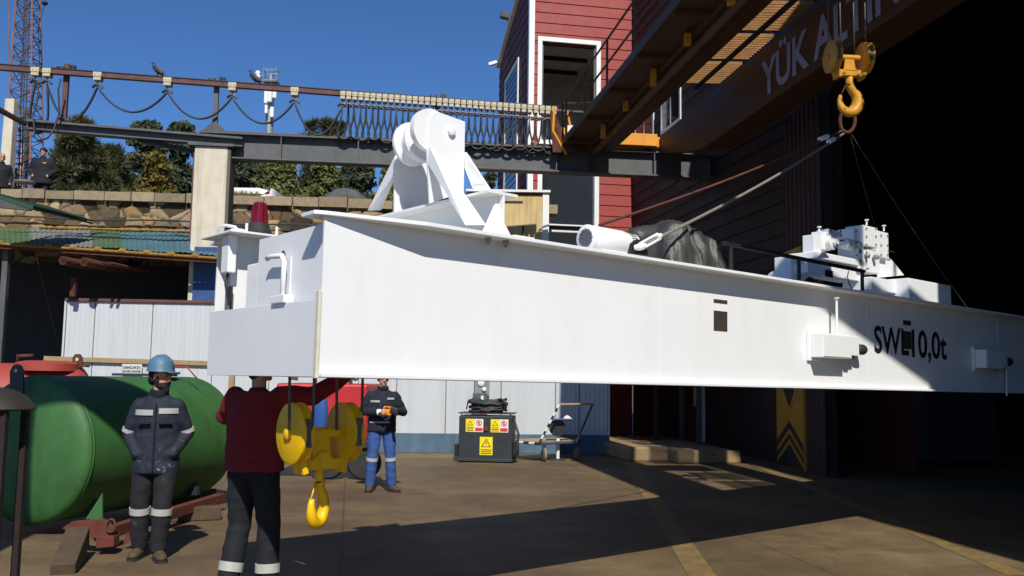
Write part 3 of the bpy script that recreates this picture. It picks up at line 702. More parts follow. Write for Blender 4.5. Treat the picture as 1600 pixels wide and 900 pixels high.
names = ['first cable trolley from the left, right beside the lattice mast','second cable trolley from the left, next to rusty post','single cable trolley between rusty post and the left pigeon','single cable trolley just right of the left pigeon','single cable trolley between grey post and right pigeon','last single cable trolley before the bunched row']
for px, nm in zip(lone, names): hp.append(trolley(px, nm))
bun = [536+i*9.4 for i in range(36)]
for i, px in enumerate(bun):
    hp.append(trolley(px, 'cream cable trolley bunched against its neighbours on the rail', 'bunched cable trolleys on the festoon rail', wd_=.058))
cab = MB(); c0 = V(hp[0])
def sag(a, b, drop, n=16, sq=1.0, bulge=0, dy=0):
    pts = []
    for i in range(n+1):
        t_ = i/n; f = 1-(2*t_-1)**2 if sq == 1 else 1-abs(2*t_-1)**sq
        p = a.lerp(b, t_); p = p+V((0, 0, -drop*f))
        if bulge: p = p+rdv*bulge*math.sin(2*math.pi*t_)*-1*(1 if sq else 1)
        pts.append(p+V((0,dy*f,0)))
    return pts
path = []
path += sag(hp[0], hp[1], 1.15, 16, 1, .12)
path += sag(hp[1], hp[2], .82)[1:]; path += sag(hp[2], hp[3], .52)[1:]; path += sag(hp[3], hp[4], .56)[1:]; path += sag(hp[4], hp[5], .56)[1:]; path += sag(hp[5], hp[6], .74)[1:]
for i in range(6, len(hp)-1):
    a, b = hp[i], hp[i+1]; dr = .80+.03*math.sin(i*2.1); n = 14; w_ = (b-a).length; pts = []
    for k in range(1, n+1):
        t_ = k/n; an = math.pi*t_; f = math.sin(an)**.55; x = -math.cos(an); sh = .5+x*.5*(1+.9*math.sin(2*an)**2-1.6*(math.sin(an)**6 if 0 else 0))+math.sin(an)**2*x*1.3
        pts.append(a+rdv*(w_*sh)+V((0,.05*math.sin(i*3.7+k*.2),-dr*f))+V((0,0,(b.z-a.z)*t_)))
    path += pts
for o_, rr in ((0, .022), (.035, .018)):
    cab.tube([p+V((0,o_,0)) for p in path], rr, 5)
fc = cab.build('festoon_cable', M['cable'], smooth=True); tag(fc, 'black control cable hanging in loops from the rail trolleys', 'cable')
# separate lead at the rusty post and slack loops by mast
lp = MB().tube([W(95,123,19.4),W(91,140,19.4),W(93,175,19.4),W(88,190,19.4),W(84,204,19.3),W(74,216,19.2),W(60,220,19.2),W(54,214,19.3),W(52,180,19.4),W(60,150,19.4),W(58,128,19.4)], .02, 6)
tag(lp.build('slack_cable', M['cable'], smooth=True), 'slack black cable looping beside the rusty post and mast', 'cable')

# pigeons
def pigeon(px, py, flip, label):
    p = fr(px); p.z = fr(px).z+.075; r_ = thing('pigeon', label, 'pigeon', p, 0 if not flip else math.pi)
    b = MB(); Mx = Matrix.Rotation(R(42), 3, 'Y')
    b.ell(V((.0,0,.15)), (.14,.065,.07), 16, 10, Mx); b.tube([V((-.07,0,.2)),V((-.10,0,.27)),V((-.105,0,.30))], [.05,.032,.03], 10); b.ell(V((-.11,0,.315)), (.036,.03,.032), 12, 8)
    b.tube([V((-.14,0,.315)),V((-.175,0,.305))], [.012,.002], 6); b.tube([V((.07,0,.09)),V((.16,0,.02)),V((.22,0,-.03))], [.045,.03,.022], 8)
    b.tube([V((-.01,.02,.09)),V((-.01,.02,0))], .008, 5); b.tube([V((-.01,-.02,.09)),V((-.01,-.02,0))], .008, 5)
    b.build('body', M['feather'], r_, local=True, smooth=True)
    MB().ell(V((.045,-.055,.14)), (.13,.018,.05), 12, 8, Mx).ell(V((.045,.055,.14)), (.13,.018,.05), 12, 8, Mx).build('wing', M['feather'], r_, local=True, smooth=True)
pigeon(246, 112, False, 'grey pigeon perched on the rail, left of the two')
pigeon(398, 122, False, 'dark pigeon perched on the rail near the antenna pole')
# ============================================================ red building
BC = W(826, 300, 27.0); bu = V((.983, .183, 0)); bv = V((-.183, .983, 0))
bz_top = 14.7; sl = (hit(779,240,BC,bu)-BC).dot(bv); zbk = 13.0; print('SL', sl)
BM = Matrix.Translation(V((BC.x, BC.y, 0))) @ Matrix.Rotation(math.atan2(.183, .983), 4, 'Z')
root = thing('red_building', 'tall red clapboard building with white trim and a big dark window', 'building', V((BC.x, BC.y, 0)), math.atan2(.183, .983))
def bx(px, py): return (hit(px, py, BC, V((bu.y,-bu.x,0)))-BC).dot(bu)
def bzz(px, py): return hit(px, py, BC, V((bu.y,-bu.x,0))).z
X_END = bx(987, 100)+.02
wx0, wx1 = bx(846, 150), bx(931, 150); wz0, wz1 = bzz(886, 221), bzz(886, 68)
dx0, dx1 = bx(846, 320), bx(928, 320); dz1 = bzz(886, 262)
def boards(mb, x0, x1, z0, z1, y, pitch=.255):
    k0 = math.floor(z0/pitch)
    for k in range(k0, 200):
        z = max(z0, k*pitch); zt = min((k+1)*pitch, z1); yb = y-.028
        if z >= z1-.01: break
        if zt-z < .02: continue

        mb.add([V((x0,yb,z+.012)),V((x1,yb,z+.012)),V((x1,y-.004,zt)),V((x0,y-.004,zt))], [(0,1,2,3)])
        mb.add([V((x0,yb,z+.012)),V((x1,yb,z+.012)),V((x1,y+.002,z)),V((x0,y+.002,z))], [(3,2,1,0)])
    return mb
fb = MB(); pt = .33
boards(fb, .1, wx0, wz0, wz1, 0, pt); boards(fb, wx1, X_END, 0, bz_top, 0, pt); boards(fb, .1, wx1, wz1, bz_top, 0, pt); boards(fb, .1, wx1, dz1, wz0, 0, pt); boards(fb, .1, dx0, 0, dz1, 0, pt)
fb.build('front_cladding', M['red_clad'], root, local=True, recalc=False)
MB().box(.0, wx0, .005, .2, 0, bz_top).box(wx1, X_END, .005, .2, 0, bz_top).box(wx0, wx1, .005, .2, wz1, bz_top).box(wx0, wx1, .005, .2, dz1, wz0).build('wall', M['red_clad'], root, local=True)
MB().box(.2, X_END, sl-.1, sl+.1, 0, zbk).build('back_wall', M['red_shade'], root, local=True)
# side wall facing left: clapboards along v, with tall windows

sb = MB(); z = 0
while z < bz_top-.1:
    ee = sl if z+pt < zbk else sl*max(.02, (bz_top-z-pt)/(bz_top-zbk))
    sb.add([V((-.03,0,z+.01)),V((-.03,ee,z+.01)),V((-.004,ee,z+pt)),V((-.004,0,z+pt))], [(0,1,2,3)])
    sb.add([V((-.03,0,z+.01)),V((-.03,ee,z+.01)),V((.0,ee,z)),V((.0,0,z))], [(3,2,1,0)]); z += pt
sb.build('side_cladding', M['red_shade'], root, local=True, recalc=False)
MB().prism([V((0,.2,0)),V((0,sl,0)),V((0,sl,zbk)),V((0,.2,bz_top))], (.2,0,0)).build('side_wall', M['red_shade'], root, local=True)
MB().box(-.05,.12,-.05,0,0,bz_top).box(-.05,-.032,0,.14,0,bz_top).build('corner_trim', M['trim'], root, local=True)
def side_y(px, py): 
    p = hit(px, py, BC, bu); return (p-BC).dot(bv), p.z
y0_ = side_y(809, 240)[0]; y1_ = side_y(791, 240)[0]; zt_ = side_y(806, 108)[1]; zb_ = 3.2; print('WIN', y0_, y1_, zt_)
sw = MB(); 
sw.box(-.07,-.031,y0_-.16,y0_,zb_,zt_).box(-.07,-.031,y1_,y1_+.16,zb_,zt_).box(-.07,-.031,y0_-.16,y1_+.16,zt_,zt_+.16).box(-.07,-.031,y0_,y1_,zb_-.1,zb_)
wn2 = sw.build('window', M['trim'], root, local=True)
MB().box(-.045,-.033,y0_,y1_,zb_,zt_).build('pane', M['glass'], wn2, local=True); 
mu = MB()
for k in range(1, 40): mu.box(-.055,-.046,y0_,y1_,zb_+(zt_-zb_)*k/40-.012,zb_+(zt_-zb_)*k/40+.012)
mu.build('blind_slats', M['steel_dark'], wn2, local=True)
# front window: deep frame, dark room with ceiling panels
t_ = .14
fw_ = MB().box(wx0-t_,wx0,-.07,.1,wz0,wz1).box(wx1,wx1+t_,-.07,.1,wz0,wz1).box(wx0-t_,wx1+t_,-.07,.1,wz1,wz1+t_).box(wx0-t_,wx1+t_,-.07,.1,wz0-t_,wz0).build('window', M['trim'], root, local=True, bevel=.006)
rm = MB(); Yr = 4.6
RX0 = .23; RX1 = X_END-.05
rm.quad(V((RX0,Yr,wz0-.3)),V((RX1,Yr,wz0-.3)),V((RX1,Yr,wz1+.5)),V((RX0,Yr,wz1+.5)))
rm.quad(V((RX0,.2,wz1+.5)),V((RX1,.2,wz1+.5)),V((RX1,Yr,wz1+.5)),V((RX0,Yr,wz1+.5)))
rm.quad(V((RX0,.2,wz0-.3)),V((RX1,.2,wz0-.3)),V((RX1,Yr,wz0-.3)),V((RX0,Yr,wz0-.3)))
rm.quad(V((RX1,.2,wz0-.3)),V((RX1,Yr,wz0-.3)),V((RX1,Yr,wz1+.5)),V((RX1,.2,wz1+.5)))
rm.quad(V((RX0,.2,wz0-.3)),V((RX0,Yr,wz0-.3)),V((RX0,Yr,wz1+.5)),V((RX0,.2,wz1+.5)))
rm.build('room', mat('dim_room', '#a8a5a0', .9), root, local=True, recalc=False)
cf = MB()
for k in range(3): cf.box(wx0-.2, wx1+.4, 1.2+k*1.3, 1.26+k*1.3, wz1+.36, wz1+.49)
cf.build('ceiling_beam', M['hall'], root, local=True)
MB().box(wx0,wx0+.06,.03,.08,wz0,wz1).box(wx1-.06,wx1,.03,.08,wz0,wz1).box(wx0,wx1,.03,.08,wz0+.95,wz0+1.0).build('sash', M['steel_dark'], fw_, local=True)
# lower glazed opening below the runway beam
MB().box(dx0-t_,dx0,-.07,.1,0,dz1).box(dx1,dx1+t_,-.07,.1,0,dz1).build('door_frame', M['trim'], root, local=True)
gl = NT('mirror_glass'); gl.color((.03,.035,.04)); gl.rough(.04); gl.b.inputs['Metallic'].default_value = .0; gl.b.inputs['Specular IOR Level'].default_value = 1.0; gl.b.inputs['IOR'].default_value = 2.2
MB().box(dx0,dx1,.06,.08,0,dz1).build('glass_door', gl.m, root, local=True)
MB().box(dx0-.05,dx1+.05,-.03,.02,bzz(886,352)-.02,bzz(886,352)+.02).build('door_rail', M['trim'], root, local=True)
# roofline cap
MB().prism([V((-.12,-.15,bz_top)),V((-.12,sl+.1,zbk)),V((-.12,sl+.1,zbk+.18)),V((-.12,-.15,bz_top+.18))], (X_END+.12,0,0)).build('roof', M['trim'], root, local=True)
# wing wall running toward the hall, with white-framed windows, lies in shade
wgl = 11.6; Xw = X_END
wb = MB(); z = 2.6
while z < bz_top-.4:
    wb.add([V((Xw-.03,-wgl,z+.01)),V((Xw-.03,0,z+.01)),V((Xw-.004,0,z+pt)),V((Xw-.004,-wgl,z+pt))], [(0,1,2,3)])
    wb.add([V((Xw-.03,-wgl,z+.01)),V((Xw-.03,0,z+.01)),V((Xw,0,z)),V((Xw,-wgl,z))], [(3,2,1,0)]); z += pt
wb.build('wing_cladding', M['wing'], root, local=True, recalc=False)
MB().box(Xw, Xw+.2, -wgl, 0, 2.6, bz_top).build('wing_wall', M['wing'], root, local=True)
def wg(px, py): 
    p = hit(px, py, BC+bu*Xw, bu); return (p-BC).dot(bv), p.z
for (pa, pb, zt_px, zb_px) in (((996,0),(1022,0),190,205), ((1037,0),(1064,0),150,170)):
    ya = wg(pa[0],200)[0]; yb = wg(pb[0],170)[0]; zt2 = wg(pa[0], zt_px)[1]; zb2 = zt2-1.0
    f_ = MB().box(Xw-.06,Xw-.031,yb,ya,zt2,zt2+.1).box(Xw-.06,Xw-.031,yb,ya,zb2-.1,zb2).box(Xw-.06,Xw-.031,ya,ya+.1,zb2-.1,zt2+.1).box(Xw-.06,Xw-.031,yb-.1,yb,zb2-.1,zt2+.1).box(Xw-.055,Xw-.032,(ya+yb)/2-.03,(ya+yb)/2+.03,zb2,zt2).build('window', M['trim'], root, local=True)
    MB().box(Xw-.045,Xw-.033,yb,ya,zb2,zt2).build('pane', M['glass'], f_, local=True)
# porch below the wing: posts and recessed wall
pm = MB(); 
for px in (1026, 1066, 1092): 
    yq, _ = wg(px, 330); pm = MB().box(Xw-.08,Xw+.02,yq-.05,yq+.05,0,2.62); pm.build('porch_post', M['steel_dark'] if px < 1080 else M['concrete_dark'], root, local=True)
MB().box(Xw+1.4,Xw+1.5,-wgl,0,0,2.6).box(Xw-.03,Xw+1.39,-.3,-.2,0,2.49).build('porch_wall', M['red_shade'], root, local=True)
MB().box(Xw,Xw+1.5,-wgl,0,2.5,2.6).build('porch_ceiling', M['hallred'], root, local=True)
for k in range(3): MB().box(Xw+1.36,Xw+1.398,-2.5-k*2.6,-1.5-k*2.6,.9,2.1).build('porch_window', M['trim'], root, local=True)

# security camera and floodlight on the building
p = hit(779, 97, BC, bu)
a = W(779,97,32.2); b = W(769,98,32.0)
r_ = thing('security_camera', 'small white security camera on the shaded side of the red building', 'camera', a)
MB().tube([a+V((.35,0,0)), a], .025, 8).build('arm', M['trim'], r_); MB().box(-.24,.08,-.07,.07,-.06,.06, Matrix.Translation(b+V((.1,0,0))) @ Matrix.Rotation(R(-18),4,'Y')).build('housing', M['trim'], r_, bevel=.02)
a = W(790,25,30.5); r_ = thing('floodlight', 'black floodlight sticking out near the roof corner of red building', 'floodlight', a)
MB().box(-.18,.18,-.12,.12,-.1,.1, Matrix.Translation(a) @ Matrix.Rotation(R(12),4,'Y')).build('housing', M['black'], r_, bevel=.02); MB().tube([a+V((.08,0,-.08)), a+V((.1,0,-.26)), a+V((.35,0,-.26))], .03, 6).build('bracket', M['black'], r_)

# stained beige board hut in front of building
D = 23.5; a, b = W(770,298,D), W(848,298,D); zb = 0
r_ = thing('beige_kiosk', 'beige stained board hut with white corner trim below the runway beam', 'hut', V((a.x, D, 0)))
MB().box(a.x-.6,b.x,D,D+2,0,a.z-.1).build('board_wall', M['beige'], r_)
MB().box(b.x,b.x+.17,D-.04,D+2,0,a.z-.04).build('corner_trim', M['trim'], r_, bevel=.005)
MB().box(a.x-.7,b.x+.2,D-.1,D+2.1,a.z-.04,a.z+.02).build('roof_edge', M['trim'], r_)
a, b = W(788,315.5,D), W(817,316,D); MB().box(a.x,b.x,D-.012,D-.001,a.z-.03,a.z+.03).build('dark_slot', M['black'], r_)
a = W(817,353,D); MB().box(a.x-.02,a.x+.02,D-.03,D-.001,a.z-.25,a.z).build('handle', M['rusty'], r_)
tag(MB().tube([W(862,361,24.5), W(905,363,24.5)], .03, 6).build('guard_wire', M['trim']), 'thin pale pipe stretched between beige hut and motor', 'pipe')

# ============================================================ hall (dark interior at right)
HX0 = 6.35; HR = 11.0
def hp_(x, y): return V((x, y, 0))
hc = MB().box(5.0, 30, 0, 0, 0, 0); hc = MB()
# roof polygon with slanted front edge
e0, e1 = V((4.3,.37,HR)), V((30, 9.9-.3, HR))
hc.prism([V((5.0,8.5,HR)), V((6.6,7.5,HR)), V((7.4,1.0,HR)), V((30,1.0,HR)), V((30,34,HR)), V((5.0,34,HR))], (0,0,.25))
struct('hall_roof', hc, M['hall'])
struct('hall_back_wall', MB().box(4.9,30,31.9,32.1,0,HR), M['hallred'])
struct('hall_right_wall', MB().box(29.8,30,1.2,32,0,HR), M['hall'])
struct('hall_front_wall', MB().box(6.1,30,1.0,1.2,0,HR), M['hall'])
# dark red corrugated side wall
cw0, cw1 = G(1103,691), G(1292,746); d = (cw1-cw0).normalized(); L = (cw1-cw0).length; nn = V((-d.y, d.x, 0)); nn = nn if nn.x < 0 else -nn
mb = MB(); n = int(L/.06); zt = W(1200,232,20).z
for i in range(n+1):
    q = [0,.03,.03,0][i % 4]; p = cw0+d*(L*i/n)+nn*q; mb.v += [V((p.x,p.y,.0)), V((p.x,p.y,zt))]
for i in range(n): mb.f.append((2*i,2*i+2,2*i+3,2*i+1))
r_ = thing('corrugated_wall', 'dark red corrugated sheet wall beside the hall entrance', 'wall', V((cw0.x, cw0.y, 0)))
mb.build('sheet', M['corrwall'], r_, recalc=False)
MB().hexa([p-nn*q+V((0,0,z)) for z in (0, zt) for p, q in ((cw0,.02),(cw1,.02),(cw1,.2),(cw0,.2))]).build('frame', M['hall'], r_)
q = cw0+nn*.05; MB().box(q.x-.06,q.x+.06,q.y-.06,q.y+.06,0,2.9).build('corner_post', M['trim'], r_)
# yellow chevron column
def cwp(px, py, off=.06): return hit(px, py, cw0+nn*off, nn)
c0, c1 = G(1216,733), G(1258,733)
ca_, cb_ = cwp(1214,700), cwp(1256,700); ca_.z = cb_.z = 0
r_ = thing('chevron_column', 'yellow column painted with black chevrons at the hall entrance', 'column', V((ca_.x, ca_.y, 0)))
cw_ = (cb_-ca_); cl = cw_.length; cd = cw_.normalized(); zc = 4.2
MB().hexa([p+nn*q+V((0,0,z)) for z in (0, zc) for p, q in ((ca_,.0),(cb_,.0),(cb_,-.14),(ca_,-.14))]).build('shaft', M['oldyellow'], r_, bevel=.008)
def cpt(u, z): return ca_+cd*(cl*u)+nn*.004+V((0,0,z))
zz0 = cwp(1235,722).z
def zat(py): return cwp(1235,py).z
chv = MB()
def chev(yt, th, dirn=1, half=False, sl_=34):
    a_, b_ = zat(yt), zat(yt+th); s = (zat(600)-zat(634))*dirn
    chv.quad(cpt(0,a_-s), cpt(.5,a_), cpt(.5,b_), cpt(0,b_-s)); chv.quad(cpt(.5,a_), cpt(1,a_-s), cpt(1,b_-s), cpt(.5,b_))
chev(658, 12); chev(677, 9)
a_ = zat(693); s = zat(600)-zat(634); chv.add([cpt(0,a_-s), cpt(.5,a_), cpt(1,a_-s), cpt(1,.01), cpt(0,.01)], [(0,1,2,3,4)])
chv.add([cpt(.15,zat(590)), cpt(.85,zat(590)), cpt(.5,zat(637))], [(0,1,2)])
chev(560, 9, -1); chev(540, 9, -1)
chv.build('chevron', M['black'], r_, recalc=False)
p = W(1297,600,17.5); tag(MB().cyl(V((p.x,p.y,0)), V((p.x,p.y,HR)), .045, n=12).build('red_pipe', M['tail'], smooth='auto'), 'thin vertical red pipe beside the dark hall opening', 'pipe')
# things dimly seen in the hall
p = W(1450,620,19); tag(MB().box(p.x-1.2,p.x+1.6,19,19.3,2.0,2.25).build('hall_crossbeam', M['oldyellow']), 'dim yellow crossbeam deep inside the dark hall', 'beam')
r_ = thing('hall_cabinet', 'dim grey steel cabinet deep inside the dark hall', 'cabinet', V((9.1,18.5,0)))
MB().box(8.4,9.8,18.5,19.2,.1,2.0).build('body', M['navy_box'], r_, bevel=.02); MB().box(8.5,9.05,18.47,18.5,.2,1.9).box(9.12,9.7,18.47,18.5,.2,1.9).build('door', M['navy_box'], r_, bevel=.01)

# concrete step blocks
def slab(px0, px1, py, depth, h, lb, rot=.2):
    a, b = G(px0, py), G(px1, py); d = (b-a).normalized(); s = V((-.22, .975, 0)); mb = MB(); n = 14
    mb.hexa([V((p.x,p.y,0))+s*q+V((0,0,z)) for z in (0, h) for p, q in ((a,0),(b,0),(b,depth),(a,depth))])
    return tag(mb.build('concrete_step', M['brownconc'], bevel=.03), lb, 'step')
slab(983, 1053, 721, 3.2, .28, 'low pale concrete step right of the white cabin corner')
slab(1056, 1158, 724, 3.0, .25, 'long dark concrete ledge in front of the red porch')
tag(MB().box(2.35, 6.2, 20.6, 26.8, 2.72, 2.8).build('shade_canopy', M['steel_dark']), 'added flat canopy out of sight that shades the red wall beside the cabin', 'canopy')  # added behind the girder to keep sun off the lower red wall

# ============================================================ overhead travelling crane
FY = 21.0; NY = 5.9
def bp(x21, y, z): return V((x21+.15*(FY-y), y, z))   # bridge runs from the runway toward the hall mouth
root = thing('overhead_crane', 'ochre overhead travelling crane bridge with lettered girder and walkway', 'overhead crane', bp(2.6, FY, 6.85))
def run(x0, x1, z0, z1, ya=FY, yb=NY, mb=None):
    mb = mb or MB(); return mb.hexa([bp(x, y, z) for z in (z0, z1) for x, y in ((x0,yb),(x1,yb),(x1,ya),(x0,ya))])
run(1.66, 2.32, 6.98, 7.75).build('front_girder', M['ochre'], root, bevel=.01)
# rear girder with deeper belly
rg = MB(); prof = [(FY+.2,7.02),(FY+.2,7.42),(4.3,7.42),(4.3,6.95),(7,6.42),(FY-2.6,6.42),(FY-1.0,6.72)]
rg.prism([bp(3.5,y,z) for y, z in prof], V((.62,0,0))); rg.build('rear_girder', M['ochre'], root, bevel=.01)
# walkway
run(1.12, 1.655, 7.08, 7.13).build('walkway', M['ochre'], root)
run(1.085, 1.12, 7.05, 7.2).build('toe_board', M['ochre'], root)
xb = MB()
for k in range(8): y = FY-.6-k*1.85; run(1.12, 1.65, 7.0, 7.079, y, y-.07).build('cross_bearer', M['ochre'], root)
hr = MB()
for zz in (7.62, 8.1): hr.tube([bp(1.12,FY-.1,zz), bp(1.12,NY,zz)], .022, 6)
hr.tube([bp(1.12,FY-.1,8.1), bp(1.12,FY-.1,7.1)], .022, 6)
hr.build('handrail', M['ochre'], root)
for k in range(8):
    y = FY-.5-k*1.85; MB().tube([bp(1.12,y,7.1), bp(1.12,y,8.1)], .024, 6).build('baluster', M['ochre'], root)
# far side handrail top loop seen high
MB().tube([bp(1.95,FY+.1,7.2), bp(1.95,FY+.1,8.2), bp(1.12,FY-.1,8.1)], .022, 6).build('end_rail', M['ochre'], root)
for k in range(8):
    y = FY-2-k*1.75; h_ = .09 if k % 2 else .15
    MB().box(-.05,.05,-.06,.06,-h_,h_, Matrix.Translation(bp(1.64,y,6.98-h_*.4)+V((-.04,0,0)))).build('cleat', M['oldyellow'], root, bevel=.004)
MB().tube([bp(1.82,FY-.3,6.9), bp(1.82,NY,6.9)], .09, 10).build('drive_shaft', M['ochre'], root, smooth='auto')
# grating of timber slats between girders
gs = MB(); y = FY-3.6; kk_ = 0
while y > NY+.5:
    kk_ += 1
    if kk_ % 13 > 1: run(2.62, 3.46, 7.43, 7.49+.006*math.sin(kk_*2.3), y, y-.022, gs)
    y -= .105
gs.build('slat_deck', M['slat'], root)
run(3.02, 3.09, 7.37, 7.429, FY-3.5, NY).build('deck_bearer', M['hall'], root)
# end carriage on the runway
c = rp(950); 
def ec(px0, px1, z0, z1, y0=-.32, y1=.32, m_='ochre_bright', nm='end_carriage', bev=.01):
    x0, x1 = rx(px0), rx(px1); MMx = Matrix.Translation(V((RA.x,RA.y,0))) @ Matrix.Rotation(math.atan2(rdv.y, rdv.x), 4, 'Z')
    return MB().box(x0,x1,y0,y1,z0,z1,MMx).build(nm, M[m_], root, bevel=bev)
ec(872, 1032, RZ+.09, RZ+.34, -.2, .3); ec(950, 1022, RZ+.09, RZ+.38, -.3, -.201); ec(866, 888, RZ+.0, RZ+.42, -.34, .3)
ec(888, 945, RZ+.06, RZ+.3, -.3, -.201, 'hall', 'drive_housing')
for px in (890, 1012):
    x = rx(px); q = RA+rdv*x; MB().cyl(V((q.x,q.y,RZ+.2))+rnv*.06, V((q.x,q.y,RZ+.2))-rnv*.06, .15, n=20).build('wheel', M['rusty'], root, smooth='auto')
# twisted cable arm and red beacon at carriage corner
a = bp(1.0,FY-.2,7.1); MB().tube([a+V((-.1,0,.9)), a+V((-.12,0,.3)), a+V((.05,0,0)), a+V((.2,0,-.25))], .03, 6).tube([a+V((.2,0,.8)), a+V((.35,0,.1))], .03, 6).build('cable_arm', M['ochre_bright'], root)
MB().prism([a+V((-.12,0,-.2)), a+V((.35,0,-.2)), a+V((-.1,0,.75)), a+V((-.2,0,.75))], (0,.03,0)).build('mounting_plate', M['rusty'], root)
MB().cyl(bp(1.35,FY-.3,7.3), bp(1.35,FY-.3,7.45), .08, n=12).build('warning_light', M['tail'], root); MB().box(-.1,.1,-.08,.08,-.14,.14, Matrix.Translation(bp(1.25,FY-.5,7.3))).build('junction_box', M['trim'], root)
# lettering on the rear girder face (face normal looks left)
ld = (bp(3.45,FY-1,0)-bp(3.45,FY,0)).normalized(); face = V((-1,-.15,0)).normalized()
def gl_(px, py): return hit(px, py, bp(3.5,FY,7)+face*.006, face)
a = gl_(1190, 128); b = gl_(1328,62)
s0 = a; wdt = (gl_(1252,100)-a).dot(ld)
lt = text('YÜK ALTINDA DURMA', 'lettering', M['letter_blue'], root, V((s0.x,s0.y,6.55)), ld, ZZ, 8.7, .78, off=.028, depth=.003)
lt2 = text('10', 'lettering', M['letter_red'], root, gl_(1342,44)+V((0,0,-.0)), ld, ZZ, .9, .001, off=.01, depth=.004); bpy.data.objects.remove(lt2)

# hoist trolley with hook ropes, above the frame
hk = W(1325,170,10.6)
r_ = thing('hoist_trolley', 'dark hoist trolley under the crane bridge carrying the upper hook', 'hoist', V((hk.x, hk.y, 6.9)))
MB().box(hk.x-.45,hk.x+.9,hk.y-.35,hk.y+.35,6.55,6.9).build('frame', M['ochre'], r_, bevel=.02); MB().cyl(V((hk.x-.4,hk.y,6.6)), V((hk.x+.4,hk.y,6.6)), .2, n=20).build('drum', M['rusty'], r_, smooth='auto')

# yellow hook blocks
def hook_block(top, W_, name, label, ax, matn, rope_top, hookdir, ropes, ry=.5, hs=1.0):
    """top: centre of the sheave axle; ax: axle direction; W_: overall width; hookdir: in-plane direction of the hook opening"""
    ax = V(ax).normalized(); fr_ = V((ax.y, -ax.x, 0)).normalized()
    root = thing(name, label, 'hook block', top-V((0,0,W_*1.6)))
    rS = W_*ry; half = W_*.5; Mt = M[matn]
    for s in (-1, 1):
        c = top+ax*s*(half-W_*.13)
        MB().lathe([(rS*.1,-.10*W_),(rS*.86,-.10*W_),(rS,-.075*W_),(rS,-.045*W_),(rS*.9,-.02*W_),(rS*.9,.02*W_),(rS,.045*W_),(rS,.075*W_),(rS*.86,.10*W_),(rS*.1,.10*W_)], c, ax, 40).build('sheave_guard', Mt, root, smooth='auto')
        MB().lathe([(rS*.2,0),(rS*.2,.03*W_),(rS*.1,.05*W_),(.004,.055*W_)], c+ax*s*.1*W_, ax*s, 20).build('axle_cap', Mt, root, smooth='auto')
        MB().box(-.05*W_,.05*W_,-rS*.2,rS*.2,-rS*.4,rS*.5, Matrix.Translation(c+fr_*rS*.74) @ Matrix.Rotation(math.atan2(ax.y,ax.x),4,'Z')).build('rope_slot', M['rope'], root)
    MB().cyl(top-ax*half*.75, top+ax*half*.75, W_*.07, n=20).build('axle', Mt, root, smooth='auto')
    Rz = Matrix.Rotation(math.atan2(ax.y,ax.x),4,'Z')
    zc_ = top.z-rS*1.02
    MB().prism([top+ax*(-.10*W_)+V((0,0,-W_*.02)), top+ax*(.10*W_)+V((0,0,-W_*.02)), top+ax*(.15*W_)+V((0,0,-rS*.95)), top+ax*(-.15*W_)+V((0,0,-rS*.95))], fr_*.05*W_).build('side_plate', Mt, root, bevel=.004)
    MB().box(-.30*W_,.30*W_,-.09*W_,.09*W_,-.07*W_,.07*W_, Matrix.Translation(V((top.x,top.y,zc_))) @ Rz).build('crosshead', Mt, root, bevel=.008)
    for s in (-1,1): MB().box(-.03*W_,.05*W_,-.14*W_,.14*W_,-.12*W_,.06*W_, Matrix.Translation(V((top.x,top.y,zc_))+ax*s*.3*W_) @ Rz @ Matrix.Rotation(R(14)*s,4,'Y')).build('trunnion_plate', Mt, root, bevel=.004)
    MB().prism([V((top.x,top.y,zc_+.16*W_))-ax*.05*W_, V((top.x,top.y,zc_+.16*W_))+ax*.05*W_, V((top.x,top.y,zc_+.05*W_))+ax*.16*W_, V((top.x,top.y,zc_+.05*W_))-ax*.16*W_], fr_*.1*W_).build('bracket', Mt, root, bevel=.003)
    # hook: shank then curve
    hd = V(hookdir).normalized(); o = V((top.x,top.y,zc_-.07*W_)); s = W_*hs
    pts = [o+V((0,0,.02*s)), o+V((0,0,-.12*s)), o+hd*.02*s+V((0,0,-.22*s))]; rad = [.085*s,.078*s,.088*s]
    cx = o+hd*-.02*s+V((0,0,-.53*s)); 
    for k in range(15):
        an = R(62-k*19.2); rr = (.165 if matn == 'yellow' else .205)*s
        pts.append(cx+hd*rr*math.cos(an)+V((0,0,(1.55 if matn == 'yellow' else 1.18)*rr*math.sin(an)))); rad.append(((.078+.03*math.sin(min(1,k/11)*math.pi)) if matn == 'yellow' else (.088+.052*math.sin(min(1,k/11)*math.pi)))*s*(1 if k < 12 else 1-(k-11)*.17))
    MB().tube(pts, rad, 14, sx=.8).build('hook', Mt, root, smooth=True)
    MB().tube([o+hd*-.08*s+V((0,0,-.19*s)), o+hd*-.20*s+V((0,0,-.42*s))], [.016*s,.012*s], 6).build('latch', M['rusty'] if matn != 'yellow' else Mt, root, smooth=True)
    MB().tube([o+hd*-.1*s+fr_*.06*s+V((0,0,-.18*s)), o+hd*.1*s+fr_*.06*s+V((0,0,-.18*s))], .012*s, 6).build('latch_pin', M['black'], root)
    for a_, b_ in ropes: MB().tube([V(a_), V(b_)], .0095 if W_ < .6 else .012, 8).build('wire_rope', M['rope'], root, smooth=True)
    return root, cx
D = 10.6; c = W(1326, 93, D); Wt = 72/1420*D
zt = 6.6
rps = []
for px in (1295, 1314, 1335, 1353):
    q = W(px, 80, D); rps.append((q, V((q.x, q.y, zt))))
ub, ubc = hook_block(c+V((0,0,.02)), Wt, 'hook_block', 'worn yellow upper crane hook block hanging above the girder', (1,.1,0), 'oldyellow', None, (1,.15,0), rps, ry=.36, hs=1.05)
ring = W(1322,188,D)
